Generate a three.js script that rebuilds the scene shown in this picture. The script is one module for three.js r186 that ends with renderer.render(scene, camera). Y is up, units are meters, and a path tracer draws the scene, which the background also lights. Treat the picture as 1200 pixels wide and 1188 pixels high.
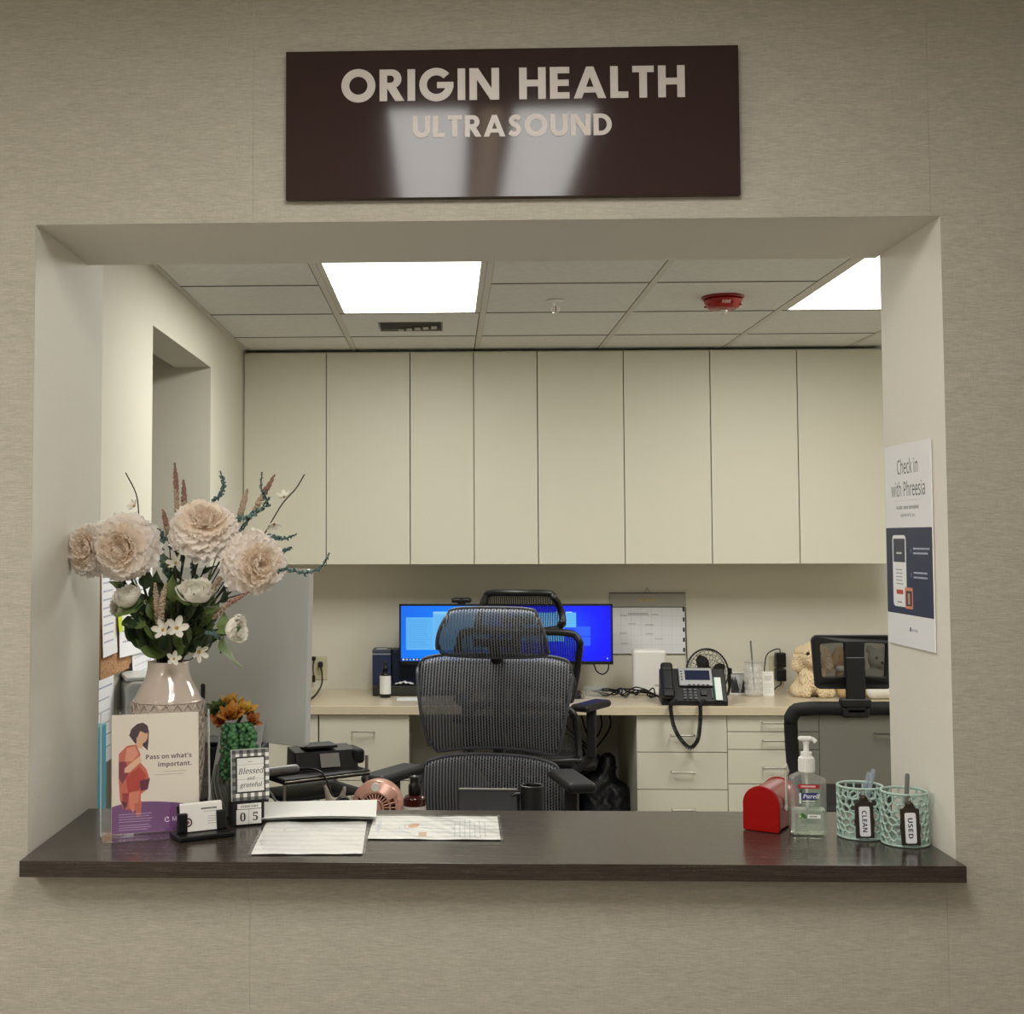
import * as THREE from 'three';
import { RoundedBoxGeometry } from 'three/addons/geometries/RoundedBoxGeometry.js';
import { mergeGeometries, mergeVertices } from 'three/addons/utils/BufferGeometryUtils.js';
import { MarchingCubes } from 'three/addons/objects/MarchingCubes.js';
import { RectAreaLightUniformsLib } from 'three/addons/lights/RectAreaLightUniformsLib.js';

// ------------------------------------------------------------------ camera, light, exposure
const scene = new THREE.Scene();
scene.background = new THREE.Color(0x000000);
const camera = new THREE.PerspectiveCamera(42.984, 1200 / 1188, 0.05, 40);
camera.position.set(0, 1.5037, 2.5955);
camera.rotation.set(0.0531, 0.0319, -0.0022, 'YXZ');
camera.setViewOffset(1200, 1188, 125.5, 43.2, 1200, 1188);      // the photograph is an off-centre crop
const renderer = new THREE.WebGLRenderer({ antialias: true });
renderer.toneMapping = THREE.LinearToneMapping;
renderer.toneMappingExposure = 1.6;
renderer.shadowMap.enabled = true;
RectAreaLightUniformsLib.init();
const LOBBY_LAMP = 11.4, ROOM_LAMP = 8.0;                            // brightness of the ceiling panels
const LAMP_WHITE = 0xfffdf8, ROOM_WHITE = 0xfefdf5;

// ------------------------------------------------------------------ helpers
const TAU = Math.PI * 2, PI = Math.PI;
function rng(seed) { let a = seed >>> 0; return () => { a = (a + 0x6D2B79F5) | 0; let t = Math.imul(a ^ (a >>> 15), 1 | a); t = (t + Math.imul(t ^ (t >>> 7), 61 | t)) ^ t; return ((t ^ (t >>> 14)) >>> 0) / 4294967296; }; }
const V = (x, y, z) => new THREE.Vector3(x, y, z);
const used = new Map();
function numbered(n) { const k = used.get(n) || 0; used.set(n, k + 1); return k ? `${n}_${String(k).padStart(3, '0')}` : n; }
function tag(o, label, category, group, kind) { const u = {}; if (label) u.label = label; if (category) u.category = category; if (group) u.group = group; if (kind) u.kind = kind; o.userData = u; return o; }
function obj(name, geo, m, parent) { const g = Array.isArray(geo) ? merge(geo) : geo; const o = new THREE.Mesh(g, m); o.name = parent ? name : numbered(name); (parent || scene).add(o); return o; }
function thing(name, label, category, p = [0, 0, 0], turn = 0, group) { const o = new THREE.Group(); o.name = numbered(name); scene.add(o); o.position.set(...p); o.rotation.y = turn; return tag(o, label, category, group); }
function one(name, geo, m, label, category, group) { return tag(obj(name, geo, m), label, category, group); }
function struct(name, geo, m, parent) { const o = obj(name, geo, m, parent); if (!parent) o.userData = { kind: 'structure' }; return o; }
function copy(o, label, p, turn) { const c = o.clone(); c.name = numbered(o.name.replace(/_\d{3}$/, '')); c.userData = { ...o.userData }; if (label) c.userData.label = label; if (p) c.position.set(...p); if (turn !== undefined) c.rotation.y = turn; scene.add(c); return c; }
function merge(list) { const l = list.map((g) => { const h = g.index ? g.toNonIndexed() : g; for (const k of Object.keys(h.attributes)) if (!['position', 'normal', 'uv'].includes(k)) h.deleteAttribute(k); return h; }); return l.length > 1 ? mergeGeometries(l) : l[0]; }
function mv(g, x = 0, y = 0, z = 0, rx = 0, ry = 0, rz = 0) { g.applyMatrix4(new THREE.Matrix4().compose(V(x, y, z), new THREE.Quaternion().setFromEuler(new THREE.Euler(rx, ry, rz, 'YXZ')), V(1, 1, 1))); return g; }
const box = (w, h, d, x = 0, y = 0, z = 0) => new THREE.BoxGeometry(w, h, d).translate(x, y, z);
const span = (x0, x1, y0, y1, z0, z1) => box(x1 - x0, y1 - y0, z1 - z0, (x0 + x1) / 2, (y0 + y1) / 2, (z0 + z1) / 2);
const rbox = (w, h, d, r, x = 0, y = 0, z = 0, s = 3) => new RoundedBoxGeometry(w, h, d, s, Math.min(r, w / 2.01, h / 2.01, d / 2.01)).translate(x, y, z);
const rspan = (x0, x1, y0, y1, z0, z1, r = 0.002) => rbox(x1 - x0, y1 - y0, z1 - z0, r, (x0 + x1) / 2, (y0 + y1) / 2, (z0 + z1) / 2, 2);
const cyl = (r0, r1, h, x = 0, y = 0, z = 0, n = 28) => new THREE.CylinderGeometry(r1, r0, h, n).translate(x, y + h / 2, z);   // r0 below, r1 above; y is the foot
const lathe = (pts, n = 48) => new THREE.LatheGeometry(pts.map(([r, y]) => new THREE.Vector2(Math.max(r, 1e-5), y)), n);
const tube = (pts, r, n = 0, k = 8, closed = false) => new THREE.TubeGeometry(new THREE.CatmullRomCurve3(pts.map((p) => (p.isVector3 ? p : V(...p))), closed), n || Math.max(6, pts.length * 6), r, k, closed);
const rod = (a, b, r, k = 10) => { const A = V(...a), B = V(...b), d = B.clone().sub(A), g = new THREE.CylinderGeometry(r, r, d.length(), k); g.applyQuaternion(new THREE.Quaternion().setFromUnitVectors(V(0, 1, 0), d.normalize())); return g.translate((a[0] + b[0]) / 2, (a[1] + b[1]) / 2, (a[2] + b[2]) / 2); };
function rrect(w, h, r, x = 0, y = 0) { const s = new THREE.Shape(); const a = x - w / 2, b = y - h / 2; s.moveTo(a + r, b); s.lineTo(a + w - r, b); s.absarc(a + w - r, b + r, r, -PI / 2, 0); s.lineTo(a + w, b + h - r); s.absarc(a + w - r, b + h - r, r, 0, PI / 2); s.lineTo(a + r, b + h); s.absarc(a + r, b + h - r, r, PI / 2, PI); s.lineTo(a, b + r); s.absarc(a + r, b + r, r, PI, PI * 1.5); return s; }
const extrude = (shape, depth, bevel = 0, seg = 12) => new THREE.ExtrudeGeometry(shape, { depth, bevelEnabled: bevel > 0, bevelThickness: bevel, bevelSize: bevel, bevelOffset: -bevel, bevelSegments: 3, curveSegments: seg });
// uv in metres from the dominant axis of each face
function uvm(g, s = 1) {
  const h = g.index ? g.toNonIndexed() : g; const p = h.attributes.position, n = h.attributes.normal, uv = new Float32Array(p.count * 2);
  for (let i = 0; i < p.count; i++) { const ax = Math.abs(n.getX(i)), ay = Math.abs(n.getY(i)), az = Math.abs(n.getZ(i)); let u, v; if (ay >= ax && ay >= az) { u = p.getX(i); v = p.getZ(i); } else if (ax >= az) { u = p.getZ(i); v = p.getY(i); } else { u = p.getX(i); v = p.getY(i); } uv[2 * i] = u / s; uv[2 * i + 1] = v / s; }
  h.setAttribute('uv', new THREE.BufferAttribute(uv, 2)); return h;
}
// a parametric sheet: f(u, v) -> [x, y, z], u and v in 0..1
function sheet(f, nu, nv) {
  const pos = [], uv = [], idx = [];
  for (let j = 0; j <= nv; j++) for (let i = 0; i <= nu; i++) { const p = f(i / nu, j / nv); pos.push(p[0], p[1], p[2]); uv.push(p[3] ?? i / nu, p[4] ?? j / nv); }
  for (let j = 0; j < nv; j++) for (let i = 0; i < nu; i++) { const a = j * (nu + 1) + i, b = a + 1, c = a + nu + 1, d = c + 1; idx.push(a, b, d, a, d, c); }
  const g = new THREE.BufferGeometry(); g.setAttribute('position', new THREE.Float32BufferAttribute(pos, 3)); g.setAttribute('uv', new THREE.Float32BufferAttribute(uv, 2)); g.setIndex(idx); g.computeVertexNormals(); return g;
}
// two-sided slab from a sheet function with a thickness along z
const mat = (color, roughness = 0.5, more = {}) => new THREE.MeshStandardMaterial({ color, roughness, ...more });
const phys = (color, roughness, more = {}) => new THREE.MeshPhysicalMaterial({ color, roughness, ...more });
function canvasTex(w, h, draw, srgb = true) { const c = document.createElement('canvas'); c.width = w; c.height = h; const x = c.getContext('2d'); draw(x, w, h); const t = new THREE.CanvasTexture(c); if (srgb) t.colorSpace = THREE.SRGBColorSpace; t.anisotropy = 8; return t; }
function dataTex(w, h, f, srgb = true) { const d = new Uint8Array(w * h * 4); for (let y = 0; y < h; y++) for (let x = 0; x < w; x++) { const c = f(x, y), k = (y * w + x) * 4; d[k] = c[0]; d[k + 1] = c[1]; d[k + 2] = c[2]; d[k + 3] = c[3] ?? 255; } const t = new THREE.DataTexture(d, w, h); t.wrapS = t.wrapT = THREE.RepeatWrapping; t.magFilter = THREE.LinearFilter; t.minFilter = THREE.LinearMipmapLinearFilter; t.generateMipmaps = true; if (srgb) t.colorSpace = THREE.SRGBColorSpace; t.needsUpdate = true; return t; }
// tileable noise, white noise averaged over a window of bx by by
function smear(n, bx, by, seed) {
  const R = rng(seed), a = new Float32Array(n * n).map(() => R()), b = new Float32Array(n * n), c = new Float32Array(n * n);
  for (let y = 0; y < n; y++) { let s = 0; for (let k = 0; k < bx; k++) s += a[y * n + k]; for (let x = 0; x < n; x++) { b[y * n + x] = s; s += a[y * n + (x + bx) % n] - a[y * n + x]; } }
  for (let x = 0; x < n; x++) { let s = 0; for (let k = 0; k < by; k++) s += b[k * n + x]; for (let y = 0; y < n; y++) { c[y * n + x] = s; s += b[((y + by) % n) * n + x] - b[y * n + x]; } }
  const sd = Math.sqrt(bx * by / 12), m = bx * by / 2; for (let i = 0; i < n * n; i++) c[i] = (c[i] - m) / sd; return c;
}
const font = (px, w = '', f = 'sans-serif') => `${w} ${px}px ${f}`;
function scribble(x, x0, y0, w, h, rows, color, lw, seed) { const R = rng(seed); x.strokeStyle = color; x.lineWidth = lw; for (let r = 0; r < rows; r++) { const y = y0 + (r + 0.5) * h / rows; let px = x0; x.beginPath(); while (px < x0 + w * (0.75 + 0.25 * R())) { const l = 3 + R() * 9; x.moveTo(px, y); x.lineTo(Math.min(px + l, x0 + w), y); px += l + 2.5; } x.stroke(); } }

// ------------------------------------------------------------------ materials
const linenA = smear(512, 26, 2, 11), linenB = smear(512, 2, 22, 12), linenC = smear(512, 1, 1, 13), linenD = smear(512, 60, 18, 14);
const linen = dataTex(512, 512, (x, y) => { const i = y * 512 + x, v = linenA[i] * 4.5 + linenB[i] * 1.2 + linenC[i] * 4.5 + linenD[i] * 1.5; return [179 + v, 173 + v, 159 + v * 0.95]; });
linen.repeat.set(1 / 0.3, 1 / 0.3);
const linenBump = dataTex(512, 512, (x, y) => { const i = y * 512 + x, v = 128 + linenA[i] * 26 + linenB[i] * 16 + linenC[i] * 12; return [v, v, v]; }, false);
linenBump.repeat.copy(linen.repeat);
const M = {};
M.wallpaper = mat(0xffffff, 0.85, { map: linen, bumpMap: linenBump, bumpScale: 0.0004 });
const speck = smear(256, 3, 3, 21), speck2 = smear(256, 14, 14, 22);
const plasterBump = dataTex(256, 256, (x, y) => { const v = 128 + speck[y * 256 + x] * 20 + speck2[y * 256 + x] * 20; return [v, v, v]; }, false); plasterBump.repeat.set(4, 4);
M.paint = mat(0xe2ded3, 0.62, { bumpMap: plasterBump, bumpScale: 0.0004 });
M.roomPaint = mat(0xd8d4c6, 0.7, { bumpMap: plasterBump, bumpScale: 0.0004 });
const tileTex = dataTex(256, 256, (x, y) => { const v = speck[y * 256 + x] * 2.4 + speck2[y * 256 + x] * 1.6; return [226 + v, 225 + v, 220 + v]; }); tileTex.repeat.set(3, 3);
M.tile = mat(0xffffff, 0.95, { map: tileTex, bumpMap: plasterBump, bumpScale: 0.0008 });
M.tee = mat(0xd2cec3, 0.55); M.jointShade = mat(0x6b6861, 0.7);  // the darker grey stands in for shade in the ceiling tile joints
M.dark = mat(0x14130f, 0.8);
M.laminate = mat(0xd9d5c5, 0.45);
M.laminateEdge = mat(0xd0cbbd, 0.5);
const grainA = smear(512, 90, 2, 31), grainB = smear(512, 30, 4, 32), grainC = smear(512, 2, 2, 33);
const woodTex = dataTex(512, 512, (x, y) => { const i = y * 512 + x, v = grainA[i] * 5 + grainB[i] * 3.2 + grainC[i] * 2; return [61 + v, 52 + v * 0.94, 46 + v * 0.9]; }); woodTex.repeat.set(1 / 0.6, 1 / 0.3);
const woodRough = dataTex(512, 512, (x, y) => { const i = y * 512 + x, v = 255 * (0.22 + grainA[i] * 0.025 + grainC[i] * 0.02); return [v, v, v]; }, false); woodRough.repeat.copy(woodTex.repeat);
M.darkWood = mat(0xffffff, 1, { map: woodTex, roughnessMap: woodRough });
const deskTex = dataTex(512, 512, (x, y) => { const i = y * 512 + x, v = grainB[i] * 2.2 + grainC[i] * 3; return [214 + v, 200 + v, 174 + v]; }); deskTex.repeat.set(1 / 0.5, 1 / 0.25);
M.desk = mat(0xffffff, 0.3, { map: deskTex });
M.deskEdge = mat(0xcbb99a, 0.5);
M.metal = mat(0xa9a49a, 0.3, { metalness: 0.9 });
M.chrome = mat(0xcfcfcf, 0.15, { metalness: 1 });
M.black = mat(0x0d0d0f, 0.4);
M.blackMatte = mat(0x101012, 0.75);
M.rubber = mat(0x121214, 0.55);
M.white = mat(0xe9e7e2, 0.4);
M.paper = mat(0xf1efea, 0.85);
M.carpet = mat(0x8a8378, 0.95, { bumpMap: plasterBump, bumpScale: 0.003 });
M.clear = phys(0xffffff, 0.04, { transmission: 1, thickness: 0, ior: 1.49 });
M.sheetPlastic = phys(0xffffff, 0.18, { transmission: 1, thickness: 0, ior: 1.45 });
const lampGlow = (c, k) => mat(0xffffff, 0.6, { emissive: c, emissiveIntensity: k });
M.lobbyGlow = lampGlow(LAMP_WHITE, 1.5); M.roomGlow = lampGlow(ROOM_WHITE, 1.5);
function panelLight(w, d, x, y, z, color, power) { const l = new THREE.RectAreaLight(color, power, w, d); l.position.set(x, y, z); l.rotation.x = -PI / 2; scene.add(l); return l; }

// ------------------------------------------------------------------ the front wall and its opening
const OX0 = -0.842, OX1 = 0.997, OY0 = 0.842, OY1 = 2.15;
struct('wall_front', [span(-3.2, OX0, 0, 2.9, -0.52, 0), span(OX1, 3.4, 0, 2.9, -0.362, 0), span(OX0, OX1, OY1, 2.9, -0.39, 0), span(OX0, OX1, 0, OY0, -0.36, 0)].map((g) => uvm(g)), M.paint);
const wallFront = scene.getObjectByName('wall_front');
function paperPanel(x0, x1) {           // one strip of wallpaper with the opening cut out of it
  const parts = [];
  if (x0 < OX0) parts.push(span(x0, Math.min(x1, OX0), 0, 2.7, 0.0002, 0.0014));
  const a = Math.max(x0, OX0), b = Math.min(x1, OX1);
  if (a < b) { parts.push(span(a, b, OY1, 2.7, 0.0002, 0.0014)); parts.push(span(a, b, 0, OY0, 0.0002, 0.0014)); }
  if (x1 > OX1) parts.push(span(Math.max(x0, OX1), x1, 0, 2.7, 0.0002, 0.0014));
  return parts.map((g) => uvm(g));
}
for (const [a, b] of [[-3.0, -1.7636], [-1.763, -0.3934], [-0.3929, 0.9774], [0.9779, 2.3], [2.3005, 3.2]]) obj('wallpaper_panel', paperPanel(a, b), M.wallpaper, wallFront);

// lobby shell round the camera
struct('wall_lobby_left', span(-3.2, -3.0, 0, 2.9, 0, 4.8), M.paint);
struct('wall_lobby_right', span(3.2, 3.4, 0, 2.9, 0, 4.8), M.paint);
struct('wall_lobby_back', span(-3.2, 3.4, 0, 2.9, 4.6, 4.8), M.paint);
struct('ceiling_lobby', span(-3.2, 3.4, 2.7, 2.9, 0.002, 4.6), M.tile);
struct('floor_lobby', span(-3.2, 3.4, -0.12, 0, -0.01, 4.8), M.carpet);
// office shell behind the opening
const RX0 = -1.005, RX1 = 2.62, RZ = -4.08;
struct('wall_left', [span(-1.16, RX0, 0, 2.9, -1.7685, -0.52), span(-1.16, RX0, 0, 2.9, -4.28, -2.86), span(-1.16, RX0, 2.238, 2.9, -2.86, -1.7685)].map((g) => uvm(g)), M.roomPaint);
struct('wall_back', uvm(span(-1.16, 2.82, 0, 2.9, -4.28, RZ)), M.roomPaint);
struct('wall_right', uvm(span(RX1, 2.82, 0, 2.9, RZ, -0.362)), M.roomPaint);
struct('floor', span(-2.8, 2.82, -0.12, 0, -4.28, -0.01), M.carpet);
// side passage seen through the doorway in the left wall
struct('wall_passage_far', [span(-2.8, -1.16, 0, 2.9, -3.0, -2.86)], M.roomPaint);
struct('wall_passage_left', span(-2.8, -2.6, 0, 2.9, -2.86, -0.52), M.roomPaint);
struct('ceiling_passage', span(-2.8, -1.16, 2.44, 2.56, -2.86, -0.52), M.roomPaint);

// office ceiling: slab, tees along the room, tiles between them
const ceiling = struct('ceiling', span(RX0, RX1, 2.47, 2.6, RZ, -0.36), mat(0x7d7a73, 0.9));
const TX = [-0.4536, 0.1564, 0.7664, 1.3764, 1.9864, 2.5964], rows = [];
for (let k = -3; k <= 4; k++) rows.push(-2.1157 - 0.61 * k);           // joints across the room
const troffers = [[-0.4536, 0.1564], [1.3764, 1.9864]];
const CZ = [-1.5057, -2.7257];
const cols = [[RX0, TX[0]], ...TX.slice(0, 5).map((x, i) => [x, TX[i + 1]])];
cols.forEach(([a, b], c) => {
  const wall = c === 0;
  for (let k = -1; k < rows.length; k++) {
    const z1 = k < 0 ? -0.395 : rows[k], z0 = k + 1 < rows.length ? rows[k + 1] : RZ; if (z1 - z0 < 0.02) continue;
    const lamp = troffers.some((t) => Math.abs(t[0] - a) < 0.01) && z1 <= CZ[0] + 0.01 && z0 >= CZ[1] - 0.01;
    if (lamp) continue;
    const vent = c === 1 && Math.abs(z1 + 2.7257) < 0.01;
    const x0 = a + (wall ? 0.022 : 0.0125), x1 = b - 0.0155, za = z0 + 0.0018, zb = z1 - 0.0018;
    if (!vent) { obj('ceiling_tile', uvm(rspan(x0, x1, 2.4415, 2.456, za, zb, 0.0015)), M.tile, ceiling); continue; }
    const s = new THREE.Shape(); s.moveTo(x0, -zb); s.lineTo(x1, -zb); s.lineTo(x1, -za); s.lineTo(x0, -za);
    const h = new THREE.Path(); h.moveTo(-0.295, 2.945); h.lineTo(-0.012, 2.945); h.lineTo(-0.012, 3.2); h.lineTo(-0.295, 3.2); s.holes.push(h);
    obj('ceiling_tile', uvm(mv(extrude(s, 0.0145), 0, 2.4415, 0, -PI / 2).translate(0, 0, 0)), M.tile, ceiling);
  }
});
for (const x of TX) obj('ceiling_tee', uvm(rspan(x - 0.012, x + 0.012, 2.44, 2.468, RZ, -0.395, 0.001)), M.tee, ceiling);
for (const z of rows) cols.forEach(([a, b], c) => { if (c === 1 || c === 4) { if (z < CZ[0] + 0.05 && z > CZ[1] + 0.02) return; } obj('joint_shade_strip', rspan(a + (c ? 0.0125 : 0.022), b - 0.0155, 2.4392, 2.4412, z - 0.005, z + 0.005, 0.0006), M.jointShade, ceiling); });  // thin grey strips that paint in the shade of the tile joints
obj('wall_angle', rspan(RX0, RX0 + 0.02, 2.44, 2.466, RZ, -0.52, 0.001), M.tee, ceiling);
// ------------------------------------------------------------------ ceiling fittings
function officeTroffer(x0, x1, label) {
  const t = thing('ceiling_light', label, 'ceiling light', [(x0 + x1) / 2, 2.44, (CZ[0] + CZ[1]) / 2]), w = x1 - x0 - 0.026, d = CZ[0] - CZ[1] - 0.006, e = 0.021;
  obj('frame', [box(e, 0.02, d, -w / 2 + e / 2, 0.011, 0), box(e, 0.02, d, w / 2 - e / 2, 0.011, 0), box(w - 2 * e, 0.02, e * 0.6, 0, 0.011, d / 2 - e * 0.3), box(w - 2 * e, 0.02, e * 0.6, 0, 0.011, -d / 2 + e * 0.3)], M.tee, t);
  obj('diffuser', box(w - 2 * e, 0.004, d - 1.2 * e, 0, 0.012, 0), M.roomGlow, t);
  panelLight(w - 2 * e, d - 1.2 * e, t.position.x, 2.4485, t.position.z, ROOM_WHITE, ROOM_LAMP);
}
officeTroffer(TX[0], TX[1], 'glowing square white ceiling panel light above the left wall cabinets');
officeTroffer(TX[3], TX[4], 'glowing white ceiling panel light cut off by the right jamb');
function lobbyTroffer(x, z, label) {
  const t = thing('lobby_light', label, 'ceiling light', [x, 2.7, z]);
  const pr = new THREE.Shape(); pr.moveTo(-0.3, 0); pr.lineTo(0.3, 0); pr.lineTo(0.3, -0.03); pr.lineTo(-0.3, -0.03);
  obj('frame', [span(-0.302, -0.285, -0.03, 0, -0.605, 0.605), span(0.285, 0.302, -0.03, 0, -0.605, 0.605), span(-0.285, 0.285, -0.03, 0, -0.605, -0.59), span(-0.285, 0.285, -0.03, 0, 0.59, 0.605)], M.tee, t);
  obj('centre_spine', rspan(-0.062, 0.062, -0.028, 0, -0.59, 0.59, 0.004), M.tee, t);
  obj('spine_lens', rspan(-0.03, 0.03, -0.0305, -0.02, -0.59, 0.59, 0.002), lampGlow(0xffe6c4, 3.2), t);
  for (const s of [-1, 1]) { obj('diffuser', box(0.218, 0.004, 1.176, s * 0.174, -0.016, 0), M.lobbyGlow, t); panelLight(0.218, 1.176, x + s * 0.174, 2.7 - 0.0195, z, LAMP_WHITE, LOBBY_LAMP); }
}
lobbyTroffer(0.13, 1.48, 'twin panel lobby ceiling light mirrored in the wall sign');
lobbyTroffer(-2.31, 1.48, 'twin panel lobby ceiling light over the left of the lobby');
lobbyTroffer(-2.31, 3.7, 'added unseen twin panel light at the rear left, brightening the front wall');  // added lamp behind the camera, there to brighten the front wall
{
  const t = thing('fire_alarm', 'red ceiling fire alarm with a clear strobe lens', 'fire alarm', [1.08, 2.4415, -2.412]);
  obj('base_plate', lathe([[0, 0], [0.08, 0], [0.081, -0.006], [0.078, -0.01], [0, -0.01]], 40), mat(0x8d1714, 0.4), t);
  obj('body', [lathe([[0, -0.01], [0.074, -0.01], [0.072, -0.02], [0.06, -0.043], [0.05, -0.05], [0, -0.05]], 40), ...[0, 1, 2, 3, 4, 5, 6, 7].map((k) => mv(rbox(0.012, 0.006, 0.03, 0.003), 0, 0, 0).translate(0, -0.036, 0.058).applyMatrix4(new THREE.Matrix4().makeRotationY(k * TAU / 8 + 0.39)))], mat(0x9c1a17, 0.35), t);
  obj('strobe_lens', lathe([[0, -0.048], [0.02, -0.05], [0.018, -0.062], [0.01, -0.07], [0, -0.071]], 24), phys(0xf4f4ee, 0.1, { transmission: 0.6, thickness: 0 }), t);
  const tx = canvasTex(256, 96, (x, w, h) => { x.clearRect(0, 0, w, h); x.fillStyle = '#e8d8d0'; x.font = font(72, 'bold'); x.textAlign = 'center'; x.textBaseline = 'middle'; x.fillText('FIRE', w / 2, h / 2); });
  const f = obj('lettering', sheet((u, v) => { const a = (u - 0.5) * 0.85, r = 0.0725 - 0.012 * (1 - v), y = -0.041 + 0.02 * v; return [Math.sin(a) * r, y, Math.cos(a) * r]; }, 12, 1), mat(0xffffff, 0.5, { map: tx, transparent: true }), t);
}
{
  const t = thing('fire_sprinkler', 'small white pendent fire sprinkler on the ceiling tile', 'sprinkler', [0.435, 2.4415, -2.456]);
  obj('escutcheon', lathe([[0, 0], [0.034, 0], [0.033, -0.004], [0.018, -0.009], [0, -0.009]], 32), M.white, t);
  obj('body', [cyl(0.009, 0.012, 0.016, 0, -0.024, 0, 16), tube([[-0.004, -0.022, 0], [-0.015, -0.032, 0], [-0.012, -0.044, 0], [0, -0.05, 0]], 0.0022, 12, 6), tube([[0.004, -0.022, 0], [0.015, -0.032, 0], [0.012, -0.044, 0], [0, -0.05, 0]], 0.0022, 12, 6)], M.white, t);
  obj('bulb', cyl(0.002, 0.002, 0.024, 0, -0.048, 0, 10), mat(0x7a1a16, 0.2), t);
  obj('deflector', cyl(0.015, 0.015, 0.0015, 0, -0.0525, 0, 20), M.chrome, t);
}
{
  const t = thing('air_vent', 'grey louvred air vent set into the ceiling tile', 'vent', [-0.1535, 2.4425, -3.0725]), w = 0.281, d = 0.253;
  obj('backing', box(w + 0.02, 0.003, d + 0.02, 0, 0.022, 0), M.dark, t);
  obj('frame', [box(0.006, 0.016, d, -w / 2 + 0.003, 0.008, 0), box(0.006, 0.016, d, w / 2 - 0.003, 0.008, 0), box(w, 0.016, 0.006, 0, 0.008, d / 2 - 0.003), box(w, 0.016, 0.006, 0, 0.008, -d / 2 + 0.003)], mat(0x8b887f, 0.5), t);
  for (let k = 0; k < 6; k++) obj('slat', mv(rbox(w - 0.014, 0.002, 0.03, 0.0009), 0, 0.011, 0.098 - k * 0.039, 0.5), mat(0xa5a298, 0.5), t);
  for (let k = 0; k < 5; k++) obj('damper', mv(rbox(0.024, 0.012, 0.06, 0.002), -0.045 + k * 0.037, -0.004, -0.07 + k * 0.016, 0.15), mat(0xcfcbc0, 0.5), t);
}
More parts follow.
